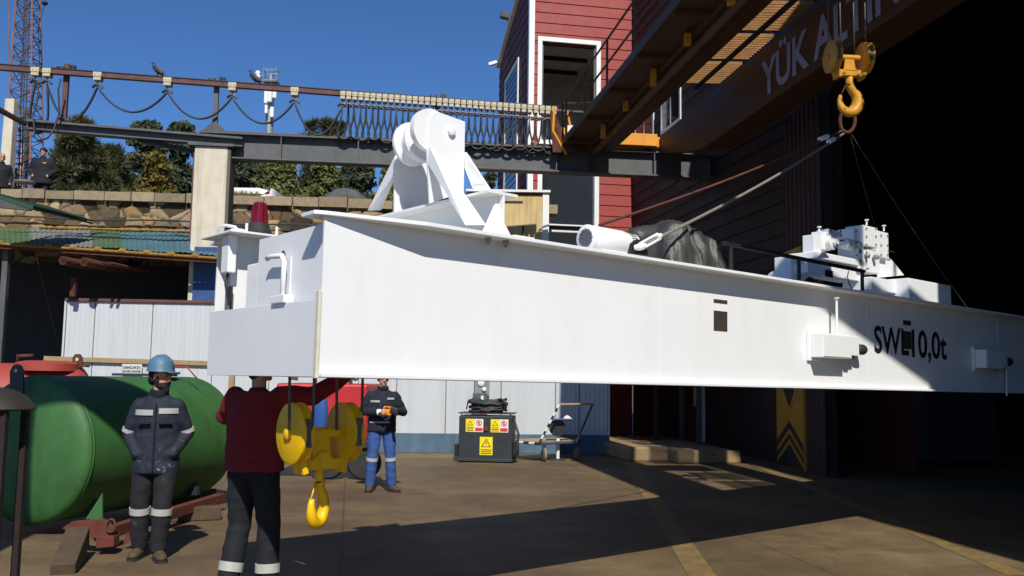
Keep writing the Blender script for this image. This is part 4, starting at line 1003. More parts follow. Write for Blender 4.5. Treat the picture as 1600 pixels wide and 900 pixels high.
# ring + slings
r_ = thing('lifting_ring', 'dark lifting ring hanging in the upper hook with gathered slings', 'lifting ring', ring)
pts = [ubc+V((-.02,0,-.21))+V((.09*math.sin(a),.02*math.cos(a),-.14*math.cos(a)-.03)) for a in [k*math.pi/8 for k in range(16)]]
MB().tube(pts, .022, 8, closed=True).build('ring', M['rusty'], r_, smooth=True)
# ============================================================ the white crane girder
GO = W(497, 583, 5.2); gd = (W(1600, 612, 11.6)-GO)
ga = gd.normalized(); gb = ZZ.cross(ga).normalized(); gc = ga.cross(gb).normalized()
GM = Matrix((ga, gb, gc)).transposed().to_4x4(); GM.translation = GO
GI = GM.inverted()
gr = bpy.data.objects.new('crane_girder', None); COL.objects.link(gr); gr.matrix_basis = GM; gr.empty_display_size = .2
tag(gr, 'huge white box girder lettered SWL 10,0t hanging from slings across the yard', 'crane girder')
def Q(px, py, yl=0.0):                               # photo position on the girder's plane y = yl, in girder coordinates
    p = hit(px, py, GO+gb*yl, gb); return GI @ p
H = Q(497, 335).z                                    # web height under the top flange
LEN = 13.5; WD = 1.55
def gbuild(mb, name, m_='white', **k): 
    p = k.pop('par', gr); return mb.build(name, M[m_], p, local=True, **k)
gbuild(MB().box(0, LEN, 0, .014, .0, H), 'front_web')
for xw_ in (2.95, 6.1, 9.2): gbuild(MB().box(xw_-.004, xw_+.004, -.0018, -.0002, .01, H-.01), 'weld_seam')
gbuild(MB().box(.0, LEN, WD, WD+.014, .0, H), 'rear_web')
tf = MB(); T0, T1 = H, H+.024
ov = [(-.012,-.02),(.62,-.15),(LEN,-.15)]
tf.prism([V((-.07,.16,T0)), V((-.07,-.0,T0)), V((.0,-.03,T0)), V((.62,-.15,T0)), V((LEN,-.15,T0)), V((LEN,.16,T0))], (0,0,.024))
gbuild(tf, 'top_flange', bevel=.003)
gbuild(MB().box(0, LEN, WD-.15, WD+.16, T0, T1), 'rear_top_flange', bevel=.003)
gbuild(MB().box(0, LEN, -.045, .12, -.022, 0), 'bottom_flange', bevel=.003)
gbuild(MB().box(0.2, LEN, WD-.1, WD+.1, -.022, 0), 'rear_bottom_flange', bevel=.003)
gbuild(MB().box(.5, LEN, .16, WD-.15, T0-.02, T0+.004), 'deck_plate')
gbuild(MB().box(.55, LEN, .12, WD-.1, -.018, -.002), 'floor_plate')
# weld seam at web end and cream edge strip
gbuild(MB().box(-.022, -.001, -.012, .026, -.03, H*.52), 'edge_strip', 'cream_w', bevel=.004)
# end plate and what shows above it
ez = Q(489,466).z
gbuild(MB().box(-.012, 0, .03, WD+.05, -.022, ez), 'end_plate', 'white2', bevel=.002)
gbuild(MB().box(0, .5, .03, WD, -.022, -.012), 'end_floor', 'white2')
# inner plate set back, with a hole (built as ring of quads round the hole)
yh, zh, rh = .62, H*.80, .035
mb = MB(); x = .05; y0, y1, z0, z1 = .10, .98, ez-.02, H-.03; n = 24
out = []
for k in range(n):
    an = 2*math.pi*k/n; c_, s_ = math.cos(an), math.sin(an); tx = min(((y1-yh) if c_ > 0 else (yh-y0))/max(abs(c_),1e-6), ((z1-zh) if s_ > 0 else (zh-z0))/max(abs(s_),1e-6))
    out.append((V((x, yh+c_*tx, zh+s_*tx)), V((x, yh+rh*c_, zh+rh*s_*1.3))))
outc = sorted([V((x,a,b)) for a in (y0,y1) for b in (z0,z1)], key=lambda v: 0)
for k in range(n):
    a, b = out[k], out[(k+1) % n]; 
    for off in (0, .012): mb.quad(a[0]+V((off,0,0)), b[0]+V((off,0,0)), b[1]+V((off,0,0)), a[1]+V((off,0,0)))
    if abs(a[0].y-b[0].y) > 1e-4 and abs(a[0].z-b[0].z) > 1e-4:
        cy = y1 if max(a[0].y, b[0].y) > y1-1e-3 else y0; cz = z1 if max(a[0].z, b[0].z) > z1-1e-3 else z0
        for off in (0, .012): mb.add([a[0]+V((off,0,0)), b[0]+V((off,0,0)), V((x+off,cy,cz))], [(0,1,2)])
gbuild(mb, 'lug_plate', 'white2', recalc=False)
gbuild(MB().box(.055,.11,.985,1.17,ez-.03,H*.80), 'cover_box', 'white', bevel=.01)
gbuild(MB().tube([V((.0,.50,ez+.02)),V((.0,.50,ez+.26)),V((.0,.53,ez+.30)),V((.0,.70,ez+.31)),V((.0,.74,ez+.30))], .017, 8), 'bent_handle', 'white', smooth=True)
gbuild(MB().box(-.03,.04,.42,.60,ez,ez+.05), 'foot_block', 'white', bevel=.005)
gbuild(MB().box(.045,.3,.5,.6,ez+.0,ez+.3), 'rib', 'white2')
# rear side plate, shelf, lamp arm
gbuild(MB().prism([V((-.0,1.30,ez-.03)),V((.55,1.30,ez-.03)),V((.55,1.30,H+.02)),V((.02,1.30,H+.02)),V((-.0,1.30,H-.1))], (0,.012,0)), 'side_plate', 'white', bevel=.002)
gbuild(MB().box(-.10,.62,1.10,1.62,H+.02,H+.036), 'shelf', 'white', bevel=.003)
gbuild(MB().box(-.06,.0,1.22,1.34,H-.24,H+.02), 'lamp_bracket', 'white', bevel=.008)
b0 = V((.0,1.56,H+.04)); gbuild(MB().tube([b0, b0+V((-.02,-.04,.06)), b0+V((0,-.12,.075)), b0+V((.02,-.24,.05)), b0+V((.03,-.30,.0))], .012, 8).tube([b0+V((.07,0,0)), b0+V((.05,-.05,.045)), b0+V((.07,-.12,.055)), b0+V((.09,-.22,.035)), b0+V((.1,-.28,.0))], .012, 8), 'conduit_loop', 'white', smooth=True)
gbuild(MB().tube([V((-.03,1.28,H-.24)),V((-.05,1.26,H-.32)),V((-.03,1.25,H-.42)),V((-.0,1.25,H-.5)),V((.0,1.27,H-.53))], .01, 6), 'lamp_cable', 'black', smooth=True)
gbuild(MB().box(-.02,.0,1.25,1.29,ez+.03,ez+.16), 'latch', 'black', bevel=.004)
# beacon
bc_ = V((.28,.98,H+.036)); 
ro = GI @ EYE; rdx = (GI.to_3x3() @ ray(404,367)); bc_ = ro+rdx*((H+.036-ro.z)/rdx.z); print('BEACON', bc_)
bk = gbuild(MB().lathe([(.088,0),(.088,.02),(.076,.035),(.070,.070),(.064,.078)], bc_, V((0,0,1)), 28), 'warning_beacon', 'rubber', smooth='auto')
gbuild(MB().lathe([(.062,.078),(.060,.098),(.047,.200),(.043,.220),(.028,.228)], bc_, V((0,0,1)), 28), 'lens', 'beacon', par=bk, smooth='auto')
for k in range(10):
    an = k*math.pi/5
rb = MB()
for k in range(16):
    an = k*math.pi/8; c_, s_ = math.cos(an), math.sin(an); rb.tube([bc_+V((.060*c_,.060*s_,.092)), bc_+V((.048*c_,.048*s_,.208))], .0025, 4)
gbuild(rb, 'lens_rib', 'beacon', par=bk)
for dx, dy in ((-.11,-.05),(.10,-.07)): gbuild(MB().cyl(bc_+V((dx,dy,0)), bc_+V((dx,dy,.06)), .01, n=8), 'stud', 'white')
# ---- sheave bracket on deck
def P(px, py, yl): return Q(px, py, yl)
YN, YF = .55, 1.12
npl = [P(668,238,YN), P(671,185,YN), P(680,173,YN), P(727,190,YN), P(725,300,YN), P(672,318,YN)]
gbuild(MB().prism(npl, (0,.02,0)), 'near_plate', 'white', bevel=.003)
fpl = [P(617,246,YF), P(632,236,YF), P(672,240,YF), P(672,328,YF), P(617,331,YF)]
gbuild(MB().prism(fpl, (0,.02,0)), 'far_plate', 'white', bevel=.003)
sc = P(652,223,.86); tc = P(668,212,YN-.03)
gbuild(MB().lathe([(.03,-.10),(.15,-.10),(.165,-.085),(.165,-.06),(.12,-.04),(.12,.04),(.165,.06),(.165,.085),(.15,.10),(.03,.10)], sc, V((0,1,0)), 44), 'sheave', 'white', smooth='auto')
gbuild(MB().lathe([(.0,-.104),(.05,-.104),(.05,-.10),(.0,-.1)], sc+V((.045,0,0)), V((0,1,0)), 24), 'sheave_bore', 'black')
gbuild(MB().lathe([(.155,-.02),(.155,.03),(.10,.035)], P(672,204,YN+.03), V((0,1,0)), 44), 'round_cheek', 'white', smooth='auto')
pn_ = P(704,205,YN); gbuild(MB().lathe([(.024,-.03),(.032,-.026),(.032,.0)], pn_, V((0,1,0)), 20), 'pin_boss', 'white', smooth='auto')
def strut(p, q, wv, tv, nm): 
    p, q, wv, tv = V(p), V(q), V(wv), V(tv); gbuild(MB().hexa([p,p+wv,p+wv+tv,p+tv,q,q+wv,q+wv+tv,q+tv]), nm, 'white', bevel=.003)
def strip4(pts, tv, nm): gbuild(MB().prism(pts, tv), nm, 'white', bevel=.003)
# front left brace: near plate down to the front flange
strip4([P(670,226,YN-.01), P(669,257,YN-.01), P(727,352,.03), P(756,352,.03)], (.018,.0,.006), 'front_brace')
strip4([P(726,238,YN), P(726,262,YN), P(740,298,.2), P(764,296,.2)], (.018,0,.004), 'rear_brace')
strip4([P(618,241,YF+.02), P(618,270,YF+.02), P(592,329,WD), P(575,329,WD)], (.018,0,.004), 'far_brace')
strip4([P(617,272,YF), P(618,331,YF), P(614,331,YF+.25), P(615,276,YF)], (.01,.01,0), 'far_stiffener')
# cross I beam along y
zc1 = P(788,301,-.02).z; zb0 = H+.024; xw = P(786,330,-.02).x
cb = MB(); cb.box(xw-.135, xw+.12, -.03, WD+.05, zc1-.02, zc1).box(xw-.007, xw+.007, -.03, WD, zb0, zc1-.02).box(xw-.13, xw+.13, -.03, WD, zb0, zb0+.012)
gbuild(cb, 'cross_beam', 'white', bevel=.002)
gbuild(MB().prism([V((xw-.007,.02,zc1-.02)), V((xw-.007,.02,zb0)), V((xw-.15,.02,zb0))], (0,.012,0)), 'gusset', 'white')
gbuild(MB().prism([V((xw+.007,.02,zb0+.17)), V((xw+.007,.02,zb0)), V((xw+.13,.02,zb0))], (0,.012,0)), 'gusset', 'white')
gbuild(MB().box(xw+.02, xw+.2, -.12, .1, zb0, zb0+.014), 'foot_plate', 'white', bevel=.003)
for px in (761, 789):
    q = Q(px, 375, -.06); gbuild(MB().lathe([(.0,-.0),(.024,0),(.024,-.022),(.014,-.03),(.014,-.045)], V((q.x,-.07,T0-.0)), V((0,0,1)), 6), 'flange_bolt', 'galv')
# ---- motor
YM = .62; r_m = .112
mc = P(916,372,YM); mc.z = max(mc.z, T1+r_m*.9); ax = V((1,0,0))
mo = gbuild(MB().lathe([(r_m*.9,-.0),(r_m,.02),(r_m,.40),(r_m*.92,.42),(r_m*.92,.55),(r_m*.75,.57)], mc, ax, 36), 'motor', 'white', smooth='auto')
gri = MB()
for i in range(-7, 8):
    for j in range(-7, 8):
        if i*i+j*j < 50: gri.box(mc.x-.0115, mc.x-.0065, mc.y+i*.0115-.0035, mc.y+i*.0115+.0035, mc.z+j*.0115-.0028, mc.z+j*.0115+.0028)
gbuild(gri, 'fan_grille', 'black', par=mo)
gbuild(MB().lathe([(r_m*.97,-.006),(r_m*1.02,-.002),(r_m*1.02,.02)], mc, ax, 36), 'fan_cowl', 'white2', par=mo, smooth='auto')
vn = MB()
for k in range(28):
    an = k*2*math.pi/28; c_, s_ = math.cos(an), math.sin(an); vn.box(.455,.53,-.004,.004,r_m*.9,r_m*.955, Matrix.Translation(mc) @ Matrix.Rotation(an,4,'X'))
gbuild(vn, 'cooling_fins', 'steel_dark', par=mo); gbuild(MB().box(mc.x+.1,mc.x+.45,mc.y-.1,mc.y+.1,T1,mc.z-r_m*.8), 'motor_foot', 'white', par=mo)
lg = P(1000,392,.28); gbuild(MB().prism([P(984,396,.3),P(988,380,.3),P(996,374,.3),P(1008,376,.3),P(1014,400,.3)], (0,.03,0)), 'sling_lug', 'black', bevel=.004)
# ---- bollard rail (black handrail)
hr_ = MB(); a, b = P(1130,380,.12), P(1350,424,.12); hr_.tube([a,b], .02, 10)
gbuild(hr_, 'guard_rail', 'black', smooth='auto')
for px, py in ((1142,382),(1248,404),(1347,424)):
    q = P(px,py,.12); gbuild(MB().tube([V((q.x,q.y,T1)), q], .019, 8), 'guard_rail_post', 'black')
q = P(1265,437,.05); gbuild(MB().lathe([(.025,-.02),(.055,-.02),(.055,.02),(.025,.02)], V((q.x,q.y,T1+.035)), V((0,1,0)), 24).box(q.x-.055,q.x+.055,q.y-.02,q.y+.02,T1,T1+.03), 'padeye', 'black')
# ---- hydraulic valve assembly
def bxp(px0, px1, py0, py1, yl, dp, nm, m_='white', bev=.008):
    a, b = P(px0,py0,yl), P(px1,py1,yl); z0, z1 = sorted((a.z,b.z)); x0, x1 = sorted((a.x,b.x)); return gbuild(MB().box(x0,x1,yl,yl+dp,max(z0,T1),z1), nm, m_, bevel=bev)
def bolts(px0, px1, py0, py1, yl, nx_, ny_, nm='bolt_head'):
    for i in range(nx_):
        for j in range(ny_):
            q = P(px0+(px1-px0)*i/max(1,nx_-1), py0+(py1-py0)*j/max(1,ny_-1), yl); gbuild(MB().cyl(q, q+V((0,-.014,0)), .011, n=6), nm, 'galv')
YV = .5
bxp(1272,1284,366,402,YV,.14,'manifold_block'); bxp(1283,1298,361,392,YV+.02,.12,'manifold_block'); bxp(1294,1316,357,372,YV-.01,.14,'manifold_cap')
c = P(1300,378,YV-.02); gbuild(MB().lathe([(.004,-.07),(.03,-.07),(.03,-.055),(.045,-.05),(.05,-.03),(.085,-.02),(.085,.05)], c, V((0,1,0)), 32), 'pump_flange', 'white', smooth='auto')
c = P(1316,380,YV-.0); gbuild(MB().lathe([(.03,0),(.045,.02),(.065,.03),(.065,.16),(.05,.17)], c+V((-.0,0,0)), V((1,0,0)), 28), 'hydraulic_motor', 'white', smooth='auto')
c = P(1328,372,YV+.1); gbuild(MB().lathe([(.05,0),(.075,.02),(.075,.14),(.05,.16)], c, V((1,0,0)), 28), 'cylinder_head', 'white', smooth='auto')
bxp(1276,1360,403,409,YV-.04,.3,'bed_plate'); bxp(1262,1300,412,432,YV-.1,.2,'pedestal'); bxp(1300,1345,408,440,YV-.0,.25,'pedestal', 'white2'); bxp(1290,1302,421,434,YV-.11,.01,'slot_cover','black')
gbuild(MB().prism([P(1278,403,YV-.12),P(1288,392,YV-.1),P(1296,403,YV-.12)], (0,.02,0)), 'rib', 'white')
bxp(1334,1350,356,404,YV,.2,'valve_bank'); bxp(1349,1372,351,388,YV-.05,.22,'valve_bank'); bxp(1371,1389,360,404,YV-.0,.2,'valve_bank'); bxp(1341,1356,388,425,YV-.04,.2,'valve_bank'); bxp(1355,1375,388,428,YV-.02,.2,'valve_column')
bolts(1337,1347,362,398,YV,1,3); bolts(1353,1368,357,382,YV-.05,2,3); bolts(1376,1386,368,398,YV,2,3); bolts(1297,1313,361,368,YV-.01,2,2); bolts(1344,1353,394,420,YV-.04,2,3)
for px, py0, py1, yl in ((1280,354,366,YV+.05),(1354,343,352,YV+.05),(1381,352,361,YV+.05)):
    a, b = P(px,py1,yl), P(px,py0,yl); gbuild(MB().cyl(a, b, .010, n=8).cyl(b-V((0,0,.012)), b, .024, n=10), 'breather_stud', 'white', smooth='auto')
gbuild(MB().prism([P(1378,400,YV+.06),P(1392,404,YV+.06),P(1413,430,YV+.06),P(1372,434,YV+.06),P(1370,402,YV+.06)], (0,.015,0)), 'web_gusset', 'white2', bevel=.003)
for px, py in ((1352,392),(1366,394)):
    c = P(px,py+8,YV-.04); gbuild(MB().lathe([(.02,-.05),(.03,-.04),(.03,0)], c, V((0,1,0)), 16), 'port_plug', 'galv')
hz = MB()
hz.tube([P(1334,378,YV-.02), P(1340,377,YV-.06), P(1346,380,YV-.06), P(1345,390,YV-.05), P(1338,400,YV-.02)], .006, 6).tube([P(1326,424,YV-.05), P(1324,432,YV-.08), P(1327,444,YV-.1), P(1331,452,YV-.12)], .006, 6).tube([P(1387,392,YV), P(1394,393,YV-.02), P(1398,394,YV)], .006, 6)
hz.tube([P(1310,376,YV-.06), P(1318,376,YV-.06)], .008, 6)
gbuild(hz, 'hydraulic_hose', 'black', smooth=True)
bxp(1362,1420,432,462,.35,.35,'terminal_box','white2'); bxp(1420,1487,434,486,.20,.7,'terminal_box','white2')
# left drum / winch seen behind the rail
c = P(1211,418,.75); gbuild(MB().lathe([(.10,0),(.13,.01),(.13,.03),(.09,.04),(.09,.26),(.13,.27),(.13,.3),(.10,.31)], V((c.x,.75,T1+.13)), V((1,0,0)), 30), 'winch_drum', 'white2', smooth='auto')
bxp(1236,1262,400,440,.55,.2,'winch_frame'); bxp(1258,1290,394,430,.62,.2,'winch_gearbox','white2')
q = P(1493,476,.2); gbuild(MB().lathe([(.02,-.02),(.05,0),(.05,.06),(.02,.07)], V((q.x,.2,T1)), V((0,0,1)), 16), 'cable_gland', 'galv', smooth='auto')
# far equipment at the frame edge

# ---- on the web: nameplates, lettering, camera boxes
for (a_, b_) in (((1115,485),(1136,518)), ((1115,467),(1136,475)), ((1411,517),(1424,546)), ((1411,500),(1423,509))):
    p, q = Q(*a_), Q(*b_); gbuild(MB().box(p.x,q.x,-.004,0,q.z,p.z), 'nameplate', 'dark_plate')
def wtext(body, px0, px1, py0, py1, nm='lettering', off=.022):
    p = Q(px0,py1); q = Q(px1,py0); o = V((p.x,-.0015,p.z)); text(body, nm, M['ink'], gr, o, V((1,0,0)), V((0,0,1)), q.x-p.x, Q(px0,py0).z-p.z, off=off, depth=.0015, local=True)
wtext('SWL', 1366, 1419, 508, 552); wtext('10,0t', 1425, 1478, 514, 566)
def floodbox(px0, px1, py0, py1, off, dark_l, rod):
    a, b = Q(px0,py0,-off), Q(px1,py1,-off); x0, x1, z0, z1 = a.x, b.x, b.z, a.z; w_ = x1-x0
    bb = gbuild(MB().box(x0,x0+w_*.58,-off,-.03,z0,z1), 'control_box', 'white', bevel=.006)
    gbuild(MB().box(x0+w_*.02,x0+w_*.56,-off-.006,-off,z0+.01,z1-.01), 'box_lid', 'white', par=bb, bevel=.003)
    gbuild(MB().box(x0-.03,x0+w_*.2,-.03,-.002,z0-.03,z1+.03), 'mounting_plate', 'white', par=bb, bevel=.003)
    gbuild(MB().box(x0+w_*.60,x0+w_*.80,-off+.03,-.03,z0+.035,z1-.0), 'lamp_mount', 'white', par=bb, bevel=.006)
    lz = (z0+z1)/2-.01; gbuild(MB().lathe([(.025,0),(.045,.01),(.05,.02),(.052,.11),(.046,.13),(.02,.125)], V((x0+w_*.80,-off+.06,lz)), V((1,0,0)), 24), 'lamp', 'rubber' if dark_l else 'white2', par=bb, smooth='auto')
    gbuild(MB().box(x0+w_*.62,x0+w_*.72,-off+.04,-off+.10,z0-.0,z0+.05), 'cable_gland', 'rubber', par=bb)
    if rod:
        q = Q(rod[0], rod[1], -off+.04); gbuild(MB().cyl(V((q.x,-off+.04,z1)), V((q.x,-off+.04,q.z)), .012, n=10).lathe([(.012,-.01),(.028,0),(.026,.012),(.01,.018)], V((q.x,-off+.04,q.z)), V((0,0,1)), 16), 'antenna_rod', 'white', par=bb, smooth='auto')
    return bb
floodbox(1285,1362,520,563,.15,True,(1307,467))
fb2 = floodbox(1540,1588,546,578,.15,True,None)
q = Q(1565,585); gbuild(MB().tube([V((q.x,-.06,q.z+.06)), V((q.x,-.05,-.06))], .008, 6), 'drain_wire', 'white')
# ---- under-slung hook block with ropes from the girder
D = 6.0; c = W(501, 676, D)
ropes = []
for px, pt in ((450,452),(488,492),(527,525),(565,566)):
    q = W(px, 655, D); 
for px, pt, dd in ((452,450,-.12),(488,492,-.12),(526,524,.16),(565,566,.16)):
    a = W(px, 672, D+dd-.12); b = W(pt, 583, D+dd-.12); b.z = GO.z+.0; ropes.append((a, b+V((0,0,.35))))
lb_, _ = hook_block(c, 116/1420*D, 'hook_block', 'bright yellow lower hook block hanging under the white girder', (1,.85,0), 'yellow', None, (.36,.93,0), ropes, ry=.40, hs=.90)

# ---- slings up to the ring
def sling(a, b, r, nm, label, fit=False):
    root = thing(nm, label, 'sling', V(a)); pts = [V(a).lerp(V(b), k/10)+V((0,0,-.05*math.sin(math.pi*k/10))) for k in range(11)]
    MB().tube(pts, r, 8).build('strand', M['sling'] if r > .014 else (M['rusty'] if r > .01 else M['sling_shade']), root, smooth=True)
    if fit:
        d = (V(b)-V(a)).normalized(); s = d.cross(V((0,1,0))).normalized()*.028; a = V(a)
        MB().tube([a+s*.8, a+d*.30+s*.8], .012, 10).tube([a-s*.8, a+d*.30-s*.8], .012, 10).tube([a+d*.26, a+d*.33], [.026,.020], 12).build('turnbuckle', M['white'], root, smooth='auto')
        MB().tube([a+V((-.05,0,-.01)), a-d*.02, a+V((.04,0,.01))], [.02,.03,.02], 12).build('shackle', M['white'], root, smooth='auto')
    d = (V(b)-V(a)).normalized()
    if r > .01: MB().cyl(V(b)-d*.5, V(b)-d*.33, .028).build('ferrule', M['trim'] if r > .01 else M['sling_shade'], root, smooth='auto')
rg_ = ubc+V((-.03,0,-.42))
la_ = GM @ P(1001,385,.26); sling(la_, rg_+V((-.04,0,.02)), .0145, 'wire_sling', 'thick pale sling with white turnbuckle running from the black lug to the hook', True)
a = W(936,352,8.3); sling(a, rg_+V((-.05,0,.06)), .013, 'wire_sling', 'thinner rusty sling rising from behind the motor to the hook')
M['sling_shade'] = mat('shaded_sling_black', (.012,.012,.012), .9)  # slings lost in shade: the darkness is painted in as near-black
b1 = GM @ V((P(1520,480,.3).x,.3,T1)); sling(b1, rg_+V((.05,0,.02)), .006, 'wire_sling', 'shaded sling falling right from the hook to the near girder edge')
b2 = GM @ V((P(1540,480,.3).x,1.4,T1)); sling(b2, rg_+V((.05,.05,.04)), .006, 'wire_sling', 'shaded sling falling right from the hook to the far girder edge')

# ---- tarpaulin covered unit on the deck
x0, x1 = P(1010,395,.7).x, P(1122,420,.7).x; mb = MB(); nx, ny = 60, 26
zt_ = P(1050,349,.75).z
def prof_t(u):
    pts = [(0,.0),(.02,.5),(.14,.97),(.30,1.0),(.52,.92),(.75,.66),(.90,.52),(.98,.30),(1,0)]
    for (a, fa), (b, fb) in zip(pts[:-1], pts[1:]):
        if u <= b: return fa+(fb-fa)*(u-a)/(b-a)
    return 0
for j in range(ny+1):
    v = j/ny; sv = min(1, math.sin(math.pi*min(1,max(0,v)))*1.9)**.6
    for i in range(nx+1):
        u = i/nx; z = (zt_-T1)*prof_t(u)*sv
        f = noise.noise(V((u*5, v*4, 1)))*.07-abs(noise.noise(V((u*9+v*4, v*6, 4))))*.16-abs(noise.noise(V((u*17-v*9, v*11, 7))))*.06
        mb.v.append(V((x0+(x1-x0)*u+noise.noise(V((u*6, v*6, 9)))*.05, .38+.85*v+noise.noise(V((u*8, z*6, 5)))*.08-abs(noise.noise(V((u*16+z*5, z*7, 5))))*.07, T1+.004+max(0, z*(1+f)-.01))))
for j in range(ny):
    for i in range(nx): q = j*(nx+1)+i; mb.f.append((q, q+1, q+nx+2, q+nx+1))
# upper fold over a roller
mbw = MB(); mbw.v = [GM @ p for p in mb.v]; mbw.f = mb.f
ct = thing('tarpaulin_cover', 'crumpled grey tarpaulin tied over machinery beside the white motor', 'tarpaulin', GM @ V(((x0+x1)/2,.8,T1)))
mbw.build('cover', M['tarp'], ct, smooth=True)
mb2 = MB(); a, b = P(990,372,.75), P(1046,362,.75); rr = .085
mb2.lathe([(.02,0),(rr*.9,.01),(rr,.05),(rr*.96,.2),(rr*1.0,(b-a).length),(rr*.7,(b-a).length+.03)], GM @ a, (GM @ b)-(GM @ a), 20)
for v in mb2.v: v += V((noise.noise(v*7), noise.noise(v*7+V((3,3,3))), noise.noise(v*7+V((7,1,2)))))*.02
mb2.build('rolled_end', M['tarp'], ct, smooth=True)
tr_ = MB(); qs = [V((P(1106,400,.36).x-.02*k, .36+.0*k, 0)) for k in range(2)]
tr_.tube([GM @ V((x0+(x1-x0)*.83,.37,T1+.01)), GM @ V((x0+(x1-x0)*.82,.42,T1+.5*(zt_-T1))), GM @ V((x0+(x1-x0)*.80,.6,T1+.72*(zt_-T1)))], .008, 6); tr_.build('tie_rope', M['black'], ct)

# ============================================================ green tank on timber cradle
TR_ = .61; T_A = V((-3.62+ -.02, 7.25, 1.12)); t_ax = V((.22,.975,0)).normalized()
TR_ = .755; c1 = W(50, 703, 9.4); c2 = W(289, 678, 11.7)
T_A = V((c1.x, 9.4, c1.z)); T_B = V((c2.x, 11.7, c1.z)); t_ax = (T_B-T_A).normalized(); TL = (T_B-T_A).length
root = thing('green_tank', 'big green horizontal tank with scraped end cap behind the bearded worker', 'tank', V((T_A.x, T_A.y, 0)))
def dome(r, d, s=1): return [(r*math.cos(a), s*d*math.sin(a)) for a in [math.pi/2*k/9 for k in range(10)]]
MB().lathe([(TR_,0),(TR_,TL)], T_A, t_ax, 64).build('shell', M['green'], root, smooth='auto')
MB().lathe([(TR_*1.0,.0)]+[(r, -h) for r, h in dome(TR_, .16)], T_A, t_ax, 64).build('end_cap', M['green'], root, smooth='auto')
MB().lathe([(TR_*1.0,.0)]+dome(TR_, .2), T_B, t_ax, 64).build('end_cap', M['green'], root, smooth='auto')
MB().lathe([(TR_+.002,0),(TR_+.007,.012),(TR_+.002,.024)], T_A+t_ax*.02, t_ax, 64).build('weld_bead', M['green'], root, smooth=True)
sdv = V((t_ax.y,-t_ax.x,0))
tp = T_A+t_ax*(TL*.72)+V((0,0,TR_)); MB().box(-.30,.34,-.2,.2,0,.03, Matrix.Translation(tp+V((-.1,0,.005)))).box(.05,.3,-.12,.12,.03,.06, Matrix.Translation(tp)).build('manway_plate', M['navy_box'], root, bevel=.004)
MB().tube([tp+V((.22,0,.03)), tp+V((.28,0,.12)), tp+V((.42,0,.12)), tp+V((.55,0,-.02))], .009, 6).build('hose', M['redtank'], root, smooth=True)
MB().prism([W(15,612,9.2), W(15,580,9.2), W(20,571,9.2), W(26,569,9.2), W(32,571,9.2), W(36,580,9.2), W(36,618,9.2)], (0,.03,0)).build('lifting_lug', M['navy_box'], root, bevel=.003)
MB().cyl(W(25,579,9.19), W(25,579,9.19)+V((0,-.004,0)), .018, n=14).build('lug_hole', M['cream'], root)
# saddle supports
for f in (.12, .78):
    c = T_A+t_ax*(TL*f); MB().prism([V((c.x,c.y,c.z))+sdv*TR_*.75+V((0,0,-TR_*.62)), V((c.x,c.y,.2))+sdv*TR_*.8, V((c.x,c.y,.2))-sdv*TR_*.8, V((c.x,c.y,c.z))-sdv*TR_*.75+V((0,0,-TR_*.62))], t_ax*.08).build('saddle', M['navy_box'], root, bevel=.006)
MB().prism([W(134,811,9.0), W(160,770,9.0), W(160,812,9.0)], (0,.02,0)).build('triangular_fin', M['green'], root)
def beamseg(p, q, w_, h_, mt, nm, lab, cat, bev=.006):
    p, q = V(p), V(q); d = (q-p).normalized(); s = d.cross(ZZ).normalized()*w_/2; uu = s.cross(d).normalized()*h_/2
    return tag(MB().hexa([p-s-uu, p+s-uu, p+s+uu, p-s+uu, q-s-uu, q+s-uu, q+s+uu, q-s+uu]).build(nm, M[mt], bevel=bev), lab, cat)
r_ = thing('cradle_frame', 'rusty red steel cradle frame with corner bracket and ring under green tank', 'cradle', G(165,852))
def bs(p, q, w_, h_, mt, nm):
    p, q = V(p), V(q); d = (q-p).normalized(); s = d.cross(ZZ).normalized()*w_/2; uu = s.cross(d).normalized()*h_/2
    MB().hexa([p-s-uu, p+s-uu, p+s+uu, p-s+uu, q-s-uu, q+s-uu, q+s+uu, q-s+uu]).build(nm, M[mt], r_, bevel=.005)
rr_ = mat('rusty_red_steel', '#5f2c20', .8, var=.3, scale=8, bump=.2, spots=('#3d4d22', 4, .62)); M['rr'] = rr_
bs(W(155,836,8.55), W(345,778,11.2), .10, .11, 'rr', 'long_rail'); bs(W(120,824,8.6), W(180,838,8.5), .12, .06, 'rr', 'cross_rail')
MB().prism([W(96,826,8.45), W(112,815,8.45), W(160,811,8.45), W(178,822,8.45), W(176,842,8.45), W(152,842,8.45)], (0,.05,0)).build('corner_bracket', rr_, r_, bevel=.003)
MB().prism([W(150,857,8.4), W(150,838,8.4), W(178,838,8.4), W(178,854,8.4)], (0,.12,0)).build('foot', rr_, r_, bevel=.004)
MB().tube([W(173,825,8.43)+V((.04*math.sin(a),0,.06*math.cos(a)+.02)) for a in [k*math.pi/6 for k in range(12)]], .010, 6, closed=True).build('ring', M['oldwood'], r_, smooth=True)
MB().prism([W(192,850,8.7), W(198,832,8.7), W(208,846,8.7)], (0,.05,0)).build('stay', rr_, r_)
a, b = W(122,838,8.3), G(98,898); beamseg(a, b, .19, .19, 'oldwood', 'timber_prop', 'weathered timber prop leaning up to the rusty cradle corner', 'timber', .01)
a = G(205,806,.08); b = G(345,800,.08); beamseg(a, b, .16, .15, 'oldwood', 'timber_sleeper', 'dark timber sleeper lying on the ground under tank middle', 'timber', .01)
a = G(235,788,.08); b = G(332,772,.08); beamseg(a, b, .14, .15, 'oldwood', 'timber_sleeper', 'dark timber sleeper at the far right end of the green tank', 'timber', .01)
